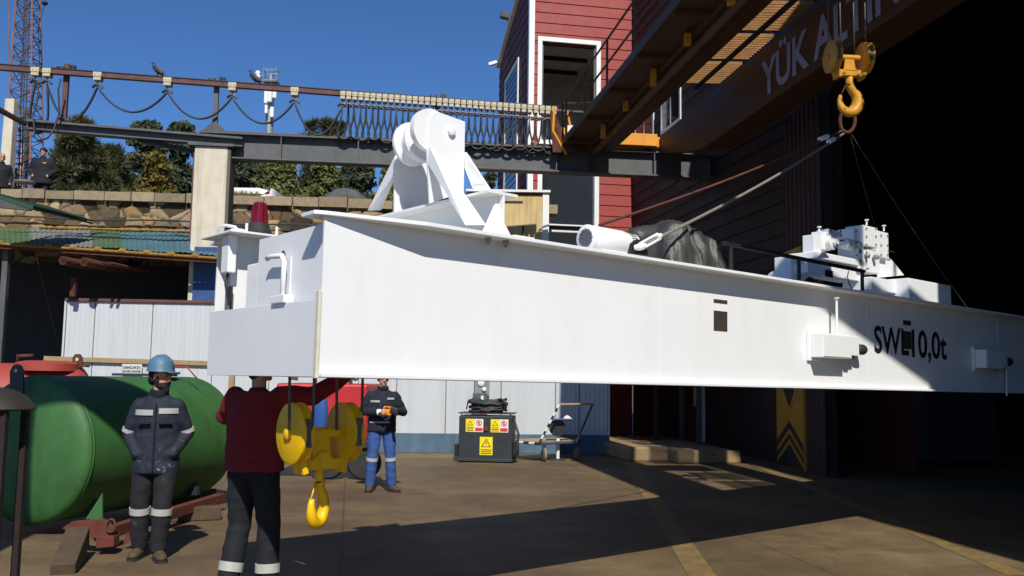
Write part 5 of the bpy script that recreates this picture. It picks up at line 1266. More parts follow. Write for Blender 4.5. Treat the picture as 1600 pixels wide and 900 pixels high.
# red tank behind
rA = W(-60, 640, 15.0); rB = W(112, 640, 15.6); 
zt = W(60, 568, 15.3).z; Rr_ = .72; zc = zt-Rr_
rA.z = rB.z = zc; ax = (rB-rA).normalized(); root = thing('red_tank', 'dull red horizontal tank with lifting lug behind the green tank', 'tank', V((rA.x, rA.y, 0)))
MB().lathe([(Rr_,0),(Rr_,(rB-rA).length)], rA, ax, 56).build('shell', M['redtank'], root, smooth='auto')
MB().lathe([(Rr_,0)]+dome(Rr_, .34), rB, ax, 56).build('end_cap', M['redtank'], root, smooth='auto'); MB().lathe([(Rr_,0)]+[(r,-h) for r, h in dome(Rr_, .34)], rA, ax, 56).build('end_cap', M['redtank'], root, smooth='auto')
for f in (.2, .8):
    c = rA.lerp(rB, f); MB().box(c.x-.08,c.x+.08,c.y-.5,c.y+.5,0,zc-Rr_*.7).build('saddle', M['redtank'], root)
c = W(60,566,15.2); MB().lathe([(.5,-.1),(.5,.02),(.42,.05),(.3,.07)], V((c.x+.1,15.3,zt-.02)), ZZ, 30).build('manhole_lid', M['redtank'], root, smooth='auto'); MB().tube([V((c.x-.35,15.2,zt)), V((c.x-.35,15.2,zt+.12)), V((c.x-.1,15.2,zt+.13))], .03, 6).build('valve_handle', M['rusty'], root, smooth=True)
c = W(120,568,15.4); MB().prism([c+V((-.09,0,-.05)), c+V((-.08,0,.1)), c+V((-.04,0,.16)), c+V((.04,0,.16)), c+V((.08,0,.1)), c+V((.09,0,-.05))], (0,.04,0)).box(c.x-.18,c.x+.18,c.y-.05,c.y+.1,c.z-.06,c.z-.03).build('lifting_lug', M['rusty'], root, bevel=.004)
MB().cyl(c+V((0,-.002,.07)), c+V((0,-.006,.07)), .03, n=14).build('lug_hole', M['cream'], root)
# dark domed cap stand at left edge
c = W(-4, 640, 5.6)
root = thing('domed_stand', 'dark brown domed cap on a dark rusty frame at the left edge', 'stand', V((c.x, c.y, 0)))
MB().lathe([(.20,0),(.215,.012),(.20,.035),(.15,.09),(.08,.125),(.01,.14)], V((c.x,c.y,W(0,641,5.6).z)), ZZ, 40).build('domed_cap', M['fender'], root, smooth='auto')
zc = W(0,641,5.6).z
fr2 = MB()
for dx in (-.13,.11):
    for dy in (-.12,.12): fr2.box(c.x+dx-.02,c.x+dx+.02,c.y+dy-.02,c.y+dy+.02,0,zc)
fr2.build('leg', M['darkrust'], root)
MB().box(c.x-.13,c.x+.11,c.y-.11,c.y-.09,.05,zc-.03).build('side_panel', M['hall'], root)
MB().box(c.x-.15,c.x+.13,c.y-.14,c.y+.14,.35,.38).box(c.x-.15,c.x+.13,c.y-.14,c.y+.14,.0,.03).build('shelf', M['darkrust'], root)

# ============================================================ steelwork behind the camera that shades the yard
r_ = thing('near_runway_beam', 'dark steel runway beam crossing overhead at the hall mouth', 'beam', V((3.0, 3.75, 6.7)))
na, nb = V((2.7,3.97,0)), V((12,7.41,0)); d = (nb-na).normalized(); sn = V((-d.y,d.x,0))
MB().hexa([p+sn*q+V((0,0,z)) for z in (6.78,6.82) for p, q in ((na,-.17),(nb,-.17),(nb,.17),(na,.17))]).build('bottom_flange', M['steel_dark'], r_)
MB().hexa([p+sn*q+V((0,0,z)) for z in (7.70,7.74) for p, q in ((na,-.17),(nb,-.17),(nb,.17),(na,.17))]).build('top_flange', M['steel_dark'], r_)
MB().hexa([p+sn*q+V((0,0,z)) for z in (6.82,7.70) for p, q in ((na,-.02),(nb,-.02),(nb,.02),(na,.02))]).build('web', M['steel_dark'], r_)
r_ = thing('tank_shade_frame', 'unseen concrete pillar and steel beam placed to shade the green tank', 'portal frame', V((-4.37,4.0,0)))  # out of view, placed and sized for the shadow it casts on the tank
MB().box(-4.85,-3.93,3.7,4.3,0,6.75).build('pillar', M['concrete_paint'], r_, bevel=.03)
MB().box(-14,-2.7,3.8,4.2,6.72,7.55).build('beam', M['steel_dark'], r_)

# ============================================================ red machine behind the hook block
D = 14.6; a, b = W(500,600,D), W(575,600,D); zt = W(540,600,D).z; z0 = W(540,690,D).z
root = thing('red_machine', 'red sheet metal compressor trailer behind the yellow hook block', 'trailer', V((a.x, D, 0)))
MB().box(a.x-.7,b.x,D,D+1.4,z0,zt).build('body', M['red_skip'], root, bevel=.04)
MB().box(a.x-.3,a.x+.0,D-.02,D,z0+.2,zt-.1).build('side_door', M['red_skip'], root, bevel=.005)
c = W(500,645,D); MB().ell(V((c.x,D-.0,c.z)), (.13,.06,.36), 20, 14).build('blue_marking', M['blue_pl'], root, smooth=True)
MB().box(a.x-.7,b.x+.02,D-.03,D+.1,z0-.09,z0).build('chassis', M['navy_box'], root)
for px in (568, 512):
    c = W(px,703,D); MB().lathe([(.1,-.09),(.24,-.09),(.27,-.05),(.27,.05),(.24,.09),(.1,.09)], V((c.x,D+.12,.27)), V((0,1,0)), 28).build('wheel', M['rubber'], root, smooth='auto')
for px in (490, 546):
    c = W(px,592,D+.2); MB().cyl(V((c.x,D+.3,zt)), V((c.x,D+.3,zt+.12)), .035, n=10).ell(V((c.x,D+.3,zt+.15)), (.05,.05,.05), 10, 6).build('exhaust_cap', M['rusty'], root, smooth='auto')

# ============================================================ welding machine with coiled cable
D = 17.6; a, b = G(714,724), G(800,722)
c = (a+b)/2; wd_ = (b-a).length
root = thing('welding_machine', 'dark welding machine cabinet with yellow warning labels and a cable coil on top', 'welding machine', V((c.x, c.y, 0)), R(-7))
RMx = Matrix.Translation(V((c.x, c.y, 0))) @ Matrix.Rotation(R(-7), 4, 'Z')
hw = wd_*.46; hh = W(757,650,c.y).z; dp = .62
def wb_(x0,x1,y0,y1,z0,z1,nm,m_,par=None,bev=.008): return MB().box(x0,x1,y0,y1,z0,z1).build(nm, M[m_], par or root, local=True, bevel=bev)
body = wb_(-hw,hw,0,dp,.06,hh,'cabinet','navy_box',bev=.015)
wb_(-hw-.02,hw+.02,-.02,dp+.02,.02,.075,'base_skid','navy_box')
lv = MB()
for k in range(14): lv.box(-hw-.006,-hw,.08,dp-.08,.15+k*.045,.17+k*.045)
lv.build('louvre', M['black'], root, local=True)
wb_(-hw-.02,hw+.02,-.03,dp+.03,hh+.04,hh+.06,'top_tray','black')
for x in (-hw+.03,hw-.05): wb_(x,x+.02,.05,.08,hh,hh+.04,'tray_post','black')
for x in (-hw*.8,hw*.8):
    for y in (.08,dp-.1): MB().cyl(V((x,y,.0)), V((x,y,.03)), .04, n=12).build('foot', M['rubber'], root, local=True)
co = MB(); rnd = random.Random(3)
for k in range(13):
    r1 = .27+rnd.uniform(-.05,.07); h_ = hh+.085+.017*k; ox, oy = rnd.uniform(-.03,.03), rnd.uniform(-.03,.03); ti = rnd.uniform(-.035,.035)
    co.tube([V((ox+1.15*r1*math.cos(t_*math.pi/14), dp/2+oy+.72*r1*math.sin(t_*math.pi/14), h_+ti*math.cos(t_*math.pi/14)+.012*math.sin(t_*1.9+k))) for t_ in range(28)], .024, 7, closed=True)
co.tube([V((-.4,.1,hh+.12)),V((-.36,.1,hh+.3)),V((-.2,.15,hh+.34)),V((0,.2,hh+.26))], .014, 6).tube([V((.1,.2,hh+.3)),V((.3,.1,hh+.34)),V((.42,.05,hh+.2))], .014, 6)
tag(co.v and MB.build(_mb := (lambda m_: (setattr(m_, 'v', [RMx @ v for v in m_.v]), m_)[1])(co), 'cable_coil', M['cable'], smooth=True), 'thick dark welding cable coiled on top of the cabinet', 'cable coil')
MB().tube([V((hw+.02,.1,hh-.05)),V((hw+.12,.08,hh-.35)),V((hw+.09,.08,.25)),V((hw+.03,.05,.12))], .025, 6).build('side_hose', M['cable'], root, local=True, smooth=True)
wb_(hw+.001,hw+.1,.1,.35,.12,.42,'side_box','black'); wb_(-hw-.1,-hw-.008,.1,.35,.1,.34,'side_box','black')
wb_(-.04,.05,-.03,-.001,hh-.29,hh-.20,'door_latch','rusty')
def lab(x0,x1,z0,z1,kind):
    if kind == 2:
        l_ = wb_(x0,(x0+x1)/2,-.006,-.001,z0,z1,'warning_label','label_y',bev=0); r2 = wb_((x0+x1)/2+.001,x1,-.006,-.001,z0,z1,'warning_label','label_w',bev=0)
        w_ = (x1-x0)/2; mx = x0+w_/2; zc = z0+(z1-z0)*.68; rr = w_*.33
        MB().add([V((mx-rr,-.0075,zc-rr*.8)),V((mx+rr,-.0075,zc-rr*.8)),V((mx,-.0075,zc+rr*.9))],[(0,1,2)]).build('symbol', M['ink'], l_, local=True, recalc=False)
        MB().add([V((mx-rr*.66,-.0085,zc-rr*.62)),V((mx+rr*.66,-.0085,zc-rr*.62)),V((mx,-.0085,zc+rr*.55))],[(0,1,2)]).build('symbol_fill', M['label_y'], l_, local=True, recalc=False)
        for q in range(3): MB().quad(V((x0+w_*.1,-.0075,z0+.02+q*.03)),V((x0+w_*.9,-.0075,z0+.02+q*.03)),V((x0+w_*.9,-.0075,z0+.032+q*.03)),V((x0+w_*.1,-.0075,z0+.032+q*.03))).build('print_line', M['ink'], l_, local=True, recalc=False)
        mx += w_; rg2 = MB()
        for q in range(20):
            a0, a1 = q*math.pi/10, (q+1)*math.pi/10; rg2.quad(*[V((mx+rad*math.cos(an),-.0075,zc+rad*math.sin(an))) for an, rad in ((a0,rr),(a1,rr),(a1,rr*.74),(a0,rr*.74))])
        rg2.quad(V((mx-rr*.62,-.0078,zc+rr*.42)),V((mx-rr*.42,-.0078,zc+rr*.62)),V((mx+rr*.62,-.0078,zc-rr*.42)),V((mx+rr*.42,-.0078,zc-rr*.62)))
        rg2.build('prohibition_ring', M['label_r'], r2, local=True, recalc=False)
        MB().box(mx-rr*.25,mx+rr*.25,-.0072,-.0062,zc-rr*.5,zc+rr*.5).build('symbol', M['ink'], r2, local=True)
        MB().quad(V((x0+w_*1.08,-.0075,z0+.015)),V((x1-w_*.08,-.0075,z0+.015)),V((x1-w_*.08,-.0075,z0+(z1-z0)*.33)),V((x0+w_*1.08,-.0075,z0+(z1-z0)*.33))).build('caption_band', M['label_r'], r2, local=True, recalc=False)
    else:
        l_ = wb_(x0,x1,-.006,-.001,z0,z1,'warning_label','label_y',bev=0); mx = (x0+x1)/2; zc = z0+(z1-z0)*.6; rr = (x1-x0)*.38
        MB().add([V((mx-rr,-.0075,zc-rr*.8)),V((mx+rr,-.0075,zc-rr*.8)),V((mx,-.0075,zc+rr*.95))],[(0,1,2)]).build('symbol', M['ink'], l_, local=True, recalc=False)
        MB().add([V((mx-rr*.72,-.0085,zc-rr*.66)),V((mx+rr*.72,-.0085,zc-rr*.66)),V((mx,-.0085,zc+rr*.66))],[(0,1,2)]).build('symbol_fill', M['label_y'], l_, local=True, recalc=False)
        MB().add([V((mx+.01,-.0095,zc+rr*.4)),V((mx-.02,-.0095,zc-rr*.1)),V((mx+.0,-.0095,zc-rr*.1)),V((mx-.012,-.0095,zc-rr*.5)),V((mx+.022,-.0095,zc+rr*.05)),V((mx+.004,-.0095,zc+rr*.05))],[(0,1,2,3,4,5)]).build('lightning_bolt', M['ink'], l_, local=True, recalc=False)
        for q in range(3): MB().quad(V((x0+.02,-.0075,z0+.02+q*.035)),V((x1-.02,-.0075,z0+.02+q*.035)),V((x1-.02,-.0075,z0+.036+q*.035)),V((x0+.02,-.0075,z0+.036+q*.035))).build('print_line', M['ink'], l_, local=True, recalc=False)
        MB().quad(V((x0,-.0075,z1-.03)),V((x1,-.0075,z1-.03)),V((x1,-.0075,z1)),V((x0,-.0075,z1))).build('header_band', M['ink'], l_, local=True, recalc=False)
w2 = 2*hw
lab(-hw+w2*.13,-hw+w2*.46,hh-.31,hh-.06,2); lab(-hw+w2*.60,-hw+w2*.93,hh-.31,hh-.06,2); lab(-hw+w2*.40,-hw+w2*.64,hh-.75,hh-.37,1)

# ============================================================ push cart
fl, frr, = G(848,722), G(901,718)
root = thing('platform_cart', 'blue grey flat push cart with striped handle beside the welding machine', 'cart', V((fl.x, fl.y, 0)))
z_d = .33; dd = V((-.55,.45,0)); 
A, B = V((fl.x-.05,fl.y,z_d)), V((frr.x+.1,frr.y+.02,z_d)); 
MB().hexa([p+V((0,0,z)) for z in (0,.05) for p in (A, B, B+V((-.35,.9,0)), A+V((-.75,.75,0)))]).build('deck', mat('worn_blue_deck', '#3a4868', .7, var=.3, scale=6, spots=('#6b5a44', 5, .55)), root, bevel=.01)
MB().hexa([p+V((0,0,z)) for z in (.0505,.056) for p in (A+V((.02,.03,0)), B+V((-.04,.03,0)), B+V((-.36,.86,0)), A+V((-.7,.72,0)))]).build('deck_board', M['wood'], root)
D = fl.y
p0, p1, p2, p3 = V((W(843,697,D).x,D,z_d+.05)), W(874,632,D), W(926,631,D), V((W(900,697,D).x,D,z_d+.05))
MB().tube([p1, p2], .022, 8).build('handle_bar', M['wood'], root, smooth='auto'); MB().tube([p2, p3], .022, 8).build('handle_leg', M['navy_box'], root, smooth='auto')
for k in range(10): MB().tube([p0.lerp(p1, k/10), p0.lerp(p1, (k+1)/10)], .023, 8).build('handle_stripe', M['trim'] if k % 2 else M['navy_box'], root)
for k in range(7):
    q0 = A+V((-.75,.75,.025)); MB().tube([q0.lerp(A+V((0,0,.025)), k/7)+V((-.0,-.03,0)), q0.lerp(A+V((0,0,.025)), (k+1)/7)+V((0,-.03,0))], .026, 6).build('edge_stripe', M['trim'] if k % 2 else M['navy_box'], root)
for q in (A+V((.08,.08,0)), B+V((-.1,.08,0)), A+V((-.6,.72,0)), B+V((-.42,.8,0))):
    wv_ = MB().lathe([(.02,-.035),(.11,-.035),(.14,-.02),(.14,.02),(.11,.035),(.02,.035)], V((q.x,q.y,.142)), V((1,.25,0)), 20).build('wheel', mat('grey_wheel', '#7a7268', .7) if 'grey_wheel' not in bpy.data.materials else bpy.data.materials['grey_wheel'], root, smooth='auto')
    MB().box(q.x-.04,q.x+.04,q.y-.05,q.y+.05,.2,z_d).build('fork', M['navy_box'], root)
c = V((W(872,670,D+.5).x, D+.5, 0)); r_ = thing('bench_vice_stand', 'small blue topped stand with a dark disc standing behind the cart', 'stand', c)
MB().box(c.x-.16,c.x+.30,c.y-.15,c.y+.15,W(872,654,c.y).z-.03,W(872,654,c.y).z).build('table', M['blue_pl'], r_, bevel=.005); MB().cyl(c, V((c.x,c.y,W(872,655,c.y).z)), .035, n=12).build('stem', M['trim'], r_); MB().lathe([(.0,0),(.17,0),(.17,.02),(.0,.02)], V((c.x-.02,c.y-.08,W(870,668,c.y).z)), V((0,1,0)), 30).build('disc', M['black'], r_, smooth='auto'); MB().box(c.x-.15,c.x+.15,c.y-.15,c.y+.15,0,.03).build('base', M['navy_box'], r_)
q = V((c.x+.18, c.y, W(872,654,c.y).z)); tag(MB().prism([q+V((-.08,-.05,0)), q+V((.1,-.05,0)), q+V((.05,-.05,.05)), q+V((0,-.05,.075)), q+V((-.05,-.05,.04))], (0,.1,0)).build('crumpled_paper', M['label_w'], bevel=.01), 'crumpled white paper lying on the small blue stand', 'paper')
# ============================================================ people
def remesh(mb, name, mat_, root, vox=.014, wr=0, wsc=9, it=4, lo=None, par=None, dec=None):
    me = bpy.data.meshes.new(name); me.from_pydata([tuple(v) for v in mb.v], [], mb.f)
    b = bmesh.new(); b.from_mesh(me); bmesh.ops.recalc_face_normals(b, faces=b.faces); b.to_mesh(me); b.free()
    o = bpy.data.objects.new(name, me); COL.objects.link(o)
    r = o.modifiers.new('r', 'REMESH'); r.mode = 'VOXEL'; r.voxel_size = vox; r.use_smooth_shade = True
    s = o.modifiers.new('s', 'SMOOTH'); s.iterations = it; s.factor = .5
    bpy.context.view_layer.update(); dg = bpy.context.evaluated_depsgraph_get()
    nm = bpy.data.meshes.new_from_object(o.evaluated_get(dg)); bpy.data.objects.remove(o); nm.name = name
    if wr:
        off = []
        for v in nm.vertices:
            c = v.co; z = c.z
            n1 = noise.noise(V((c.x*wsc, c.y*wsc, z*wsc*1.8))); n2 = 1-abs(noise.noise(V((c.x*wsc*.7+3, c.y*wsc*.7, z*wsc*1.3+5))))*2
            off.append(V(v.normal)*(n1*.6+n2*.5)*wr)
        for v, d in zip(nm.vertices, off): v.co += d
    nm.polygons.foreach_set('use_smooth', [True]*len(nm.polygons))
    nm.materials.append(mat_)
    o = bpy.data.objects.new(name, nm); COL.objects.link(o); o.parent = par or root
    return o

def limb(mb, pts, rad, n=14):
    mb.tube(pts, rad, n)
    for p, r in zip(pts, rad): mb.ell(p, (r, r, r), 14, 8)
def band(mb_src, p, q, f0, f1, r0, r1, root, par, flat=1.0):
    p, q = V(p), V(q); k = 3; pts = [p.lerp(q, f0+(f1-f0)*i/k) for i in range(k+1)]; rr = [(r0+(r1-r0)*(f0+(f1-f0)*i/k)) for i in range(k+1)]
    return MB().tube(pts, rr, 20).build('reflective_band', M['reflect'], par, local=True, smooth='auto')
def hand_mesh(mb, w, d, side=1, curl=.6, s=1.0):
    """palm at wrist w pointing along d, five bent fingers"""
    d = V(d).normalized(); a = d.cross(V((0,1,0))); a = a.normalized() if a.length > .1 else V((1,0,0)); nrm = a.cross(d).normalized()
    p = V(w); Mx = Matrix((a, nrm, d)).transposed()
    mb.ell(p+d*.045*s, (.038*s,.017*s,.052*s), 12, 8, Mx)
    for k, ln in enumerate((.068,.078,.074,.058)):
        b = p+d*.085*s+a*(.028-.0185*k)*s*side; d1 = (d+nrm*curl*.5).normalized(); d2 = (d+nrm*curl*1.6).normalized(); d3 = (d*.4+nrm*curl*2).normalized()
        j1 = b+d1*ln*.45*s; j2 = j1+d2*ln*.33*s; j3 = j2+d3*ln*.28*s; mb.tube([b-d*.02*s, b, j1, j2, j3], [.0095*s,.0095*s,.0085*s,.008*s,.006*s], 8)
    b = p+d*.03*s+a*.034*s*side; mb.tube([b-a*.01*side*s, b+(d*.5+a*side*.8).normalized()*.035*s, b+(d*.9+a*side*.5+nrm*.4).normalized()*.065*s], [.012*s,.0105*s,.008*s], 8)

def person(label, pos, yaw, H_, P_):
    """P_: dict of joints (metres at 1.78 m), colours and extras; person faces -y"""
    s = H_/1.78; root = thing('person', label, 'person', pos, yaw, P_.get('group'))
    J = dict(pel=(0,0,.94), hipL=(.095,0,.90), hipR=(-.095,0,.90), kneL=(.115,-.02,.50), kneR=(-.115,-.02,.50), ankL=(.125,.02,.09), ankR=(-.125,.02,.09),
             chest=(0,0,1.28), neck=(0,.0,1.47), shL=(.180,.0,1.385), shR=(-.180,.0,1.385), elL=(.26,.03,1.13), elR=(-.26,.03,1.13), wrL=(.22,-.12,.93), wrR=(-.22,-.12,.93), head=(0,-.015,1.635))
    J.update(P_.get('J', {})); J = {k: V(v)*s for k, v in J.items()}
    hy = P_.get('headyaw', 0); HMx = Matrix.Rotation(hy, 3, 'Z') @ Matrix.Rotation(P_.get('nod', 0), 3, 'X'); hc = J['head']
    def hp(x, y, z): return hc+HMx @ (V((x,y,z))*s)
    # body: one continuous skin mesh
    b = MB()
    b.ell(hp(0,.005,.025), (.074*s,.092*s,.098*s), 24, 16, HMx); b.ell(hp(0,-.022,-.045), (.056*s,.062*s,.068*s), 20, 12, HMx)
    b.ell(hp(0,-.075,-.092), (.022*s,.02*s,.02*s), 12, 8, HMx)
    b.tube([hp(0,-.085,.022), hp(0,-.103,-.008), hp(0,-.112,-.026)], [.008*s,.011*s,.0145*s], 10); b.ell(hp(0,-.103,-.03), (.019*s,.012*s,.010*s), 10, 6, HMx)
    b.ell(hp(.031,-.082,.03), (.022*s,.012*s,.008*s), 10, 6, HMx); b.ell(hp(-.031,-.082,.03), (.022*s,.012*s,.008*s), 10, 6, HMx)
    b.ell(hp(0,-.084,-.058), (.024*s,.010*s,.005*s), 10, 6, HMx); b.ell(hp(0,-.083,-.068), (.02*s,.011*s,.006*s), 10, 6, HMx)
    for sx in (-1, 1): b.ell(hp(.076*sx,.008,-.002), (.009*s,.02*s,.032*s), 10, 8, HMx)
    b.tube([hc+V((0,.02,-.03))*s, J['neck'], J['neck']+V((0,0,-.08))*s], [.055*s,.056*s,.07*s], 16)
    b.loft([(J['neck']+V((0,.01,-.0))*s,.06*s,.06*s), (J['shL'].lerp(J['shR'],.5)+V((0,.01,.01))*s,.15*s,.08*s), (J['chest'],.155*s,.10*s), (J['chest'].lerp(J['pel'],.5),.13*s,.09*s), (J['pel'],.15*s,.10*s), (J['pel']+V((0,0,-.08))*s,.12*s,.09*s)])
    for S_ in 'LR':
        limb(b, [J['hip'+S_], J['kne'+S_], J['ank'+S_]], [.075*s,.05*s,.036*s]); b.ell(J['ank'+S_]+V((0,-.02,-.04))*s, (.03*s,.055*s,.025*s), 12, 8)
        limb(b, [J['sh'+S_], J['el'+S_], J['wr'+S_]+(V((-.02 if S_ == 'L' else .02,.05,0)) if P_.get('pocket') else V((0,0,0)))], [.048*s,.038*s,.026*s])
        if P_.get('hand'+S_) is not None: hand_mesh(b, J['wr'+S_], P_['hand'+S_], 1 if S_ == 'R' else -1, s=s)
        else: b.ell(J['wr'+S_]+(J['wr'+S_]-J['el'+S_]).normalized()*.05*s+(V((-.03 if S_ == 'L' else .03, .07, .0)) if P_.get('pocket') else V((0,0,0))), (.035*s,.025*s,.05*s), 10, 8)
    remesh(b, 'body', M['skin'], root, P_.get('vox', .008)*s, it=2)
    # jacket
    jk = MB(); g_ = P_.get('jfat', 1.0); hem = P_.get('hem', .80)
    jk.loft([(J['neck']+V((0,.01,.035))*s,.062*s,.066*s), (J['neck']+V((0,.01,-.01))*s,.085*s,.08*s), (J['shL'].lerp(J['shR'],.5)+V((0,.012,.045))*s,.17*s*g_,.085*s*g_), (J['chest'],.205*s*g_,.135*s*g_), (J['chest'].lerp(J['pel'],.5),.20*s*g_,.135*s*g_), (J['pel'],.205*s*g_,.14*s*g_), (V((J['pel'].x,J['pel'].y,hem*s)),.215*s*g_,.15*s*g_)], 28)
    for S_ in 'LR':
        limb(jk, [J['sh'+S_], J['sh'+S_].lerp(J['el'+S_],.5), J['el'+S_], J['el'+S_].lerp(J['wr'+S_],.6), J['wr'+S_].lerp(J['el'+S_],.02)], [.064*s*g_,.067*s*g_,.061*s*g_,.055*s*g_,.045*s*g_])
    jo = remesh(jk, 'jacket', M[P_['jacket']], root, .013*s, wr=.012*s, wsc=8, it=9)
    if P_.get('collar'): MB().lathe([(.075*s,-.02*s),(.085*s,.0),(.078*s,.05*s),(.064*s,.052*s),(.062*s,-.01*s)], J['neck'], V((0,-.15,1)), 24).build('collar', M[P_['jacket']], jo, local=True, smooth='auto')
    # trousers
    tr = MB(); tf_ = P_.get('tfat', 1.0)
    tr.loft([(J['pel']+V((0,0,.1))*s,.155*s,.115*s), (J['pel'],.17*s,.125*s), (J['pel']+V((0,0,-.08))*s,.17*s,.12*s)], 24)
    for S_ in 'LR':
        limb(tr, [J['hip'+S_], J['hip'+S_].lerp(J['kne'+S_],.5), J['kne'+S_], J['kne'+S_].lerp(J['ank'+S_],.6), J['ank'+S_]+V((0,0,.02))*s], [.098*s*tf_,.09*s*tf_,.078*s*tf_,.074*s*tf_,.070*s*tf_])
    to = remesh(tr, 'trousers', M[P_['trousers']], root, .013*s, wr=.010*s, wsc=7)
    # boots
    for S_ in 'LR':
        bt = MB(); a = J['ank'+S_]; ty = P_.get('toe'+S_, 0); Rt = Matrix.Rotation(ty, 3, 'Z')
        bt.tube([a+V((0,0,.04))*s, a+V((0,0,-.04))*s], [.055*s,.052*s], 14); bt.ell(V((a.x,a.y,.05*s)), (.05*s,.06*s,.045*s), 14, 8)
        bt.ell(V((a.x,a.y,.042*s))+Rt @ V((0,-.12,0))*s, (.052*s,.085*s,.04*s), 16, 10, Rt); bt.tube([V((a.x,a.y,.05*s)), V((a.x,a.y,.045*s))+Rt @ V((0,-.1,0))*s], [.052*s,.05*s], 12)
        bo = remesh(bt, 'boot', M['boot'], root, .010*s, it=3)
        c = V((a.x,a.y,0)); MB().prism([c+Rt @ (V(p)*s) for p in ((-.045,.055,0),(.045,.055,0),(.05,-.06,0),(.058,-.14,0),(.03,-.205,0),(-.03,-.205,0),(-.058,-.14,0),(-.05,-.06,0))], (0,0,.022*s)).build('sole', M['rubber'], bo, local=True)
    # eyes, brows
    ey = MB()
    for sx in (-1, 1): ey.ell(hp(.031*sx,-.084,.012), (.013*s,.007*s,.0065*s), 10, 6, HMx)
    ey.build('eye', M['ink'], root, local=True, smooth=True)
    bw = MB()
    for sx in (-1, 1): bw.tube([hp(.014*sx,-.094,.036), hp(.034*sx,-.092,.042), hp(.054*sx,-.078,.034)], [.004*s,.006*s,.003*s], 6)
    bw.build('eyebrow', M['hair'], root, local=True, smooth=True)
    if P_.get('beard'):
        bd = MB(); bd.ell(hp(0,-.042,-.080), (.062*s,.062*s,.044*s), 20, 12, HMx); bd.ell(hp(0,-.068,-.115), (.040*s,.040*s,.038*s), 16, 10, HMx)
        for sx in (-1, 1): bd.ell(hp(.064*sx,-.012,-.035), (.012*s,.022*s,.045*s), 12, 8, HMx); bd.ell(hp(.022*sx,-.096,-.048), (.022*s,.012*s,.008*s), 10, 6, HMx)
        remesh(bd, 'beard', M['hair'], root, .009*s, wr=.006*s, wsc=40, it=1)
    if P_.get('hair'):
        hr2 = MB(); hr2.ell(hp(0,.022,.038), (.079*s,.089*s,.096*s), 20, 14, HMx)
        for sx in (-1, 1): hr2.ell(hp(.068*sx,.03,-.01), (.016*s,.045*s,.05*s), 12, 8, HMx)
        hr2.ell(hp(0,.06,-.03), (.06*s,.045*s,.06*s), 14, 10, HMx)
        remesh(hr2, 'hair', M[P_['hair']], root, .009*s, wr=.004*s, wsc=40, it=1)
    hat = P_.get('hat')
    if hat == 'helmet':
        Mh = HMx.to_4x4(); ho = MB(); prof = [(.140*s,-.004*s),(.128*s,.0),(.120*s,.02*s),(.116*s,.06*s),(.098*s,.105*s),(.065*s,.135*s),(.03*s,.146*s),(.004*s,.148*s)]
        ho.lathe(prof, hp(0,.0,.048), HMx @ V((0,.08,1)), 36)
        he = ho.build('helmet', M['helmet'], root, local=True, smooth='auto')
        MB().ell(hp(0,-.125,.05), (.085*s,.055*s,.008*s), 20, 8, HMx).build('brim', M['helmet'], he, local=True, smooth=True)
        MB().tube([hp(0,-.112,.085), hp(0,-.085,.158), hp(0,-.02,.196), hp(0,.06,.180), hp(0,.11,.12)], .012*s, 8).build('crown_ridge', M['helmet'], he, local=True, smooth=True)
    if hat == 'beanie':
        bn = MB(); bn.ell(hp(0,.012,.055), (.088*s,.10*s,.088*s), 22, 14, HMx); bn.lathe([(.088*s,-.012*s),(.098*s,0),(.098*s,.035*s),(.086*s,.045*s)], hp(0,.008,.035), HMx @ V((0,.12,1)), 26)
        bn.build('beanie', M['dark_cloth'], root, local=True, smooth='auto')
    if hat == 'cap':
        bn = MB(); bn.ell(hp(0,.008,.05), (.086*s,.102*s,.085*s), 22, 14, HMx); cp_ = bn.build('cap', M['dark_cloth'], root, local=True, smooth='auto'); MB().ell(hp(0,-.125,.045), (.065*s,.05*s,.007*s), 18, 8, HMx).build('peak', M['dark_cloth'], cp_, local=True, smooth=True)
    return root, J, jo, to, hp

def torso_band(J, jo, z, s, g_, x0, x1, hgt=.045):
    """a strip lying on the chest front between angles"""
    mb = MB(); n = 14; rx_, ry_ = .212*s*g_, .144*s*g_
    vs = []
    for i in range(n+1):
        an = R(x0+(x1-x0)*i/n)
        for zz in (z-hgt/2, z+hgt/2): mb.v.append(V((rx_*math.cos(an), J['chest'].y-ry_*math.sin(an), zz*s)))
    for i in range(n): mb.f.append((2*i,2*i+2,2*i+3,2*i+1))
    return mb.build('reflective_band', M['reflect'], jo, local=True, smooth=True, recalc=False)

# bearded worker in blue helmet
p0 = G(236, 873); s1 = 1.76
r1, J1, jo1, to1, hp1 = person('bearded worker in blue helmet and paint splashed navy jacket, hands in pockets', p0, R(10), s1, dict(
    jacket='navy_paint', trousers='grime_trouser', beard=True, hair='hair', hat='helmet', pocket=True, headyaw=R(70), nod=R(6), hem=.76, jfat=.96, collar=True, tfat=1.05,
    J=dict(shL=(.165,0,1.38), shR=(-.165,0,1.38), elL=(.255,.06,1.12), elR=(-.258,.05,1.12), wrL=(.15,-.085,.93), wrR=(-.15,-.085,.93), ankL=(.07,-.06,.09), kneL=(.09,-.08,.50), ankR=(-.12,.07,.09), kneR=(-.12,.0,.50)), toeL=R(22), toeR=R(-8)))
s_ = s1/1.78
torso_band(J1, jo1, 1.31, s_, .965, 96, 162, .05); torso_band(J1, jo1, 1.325, s_, .965, 26, 82, .05)
for S_ in 'LR': band(None, J1['el'+S_], J1['sh'+S_], .02, .14, .067*s_, .072*s_, r1, jo1)
for S_ in 'LR': band(None, J1['kne'+S_], J1['ank'+S_], .10, .24, .092*s_, .088*s_, r1, to1)
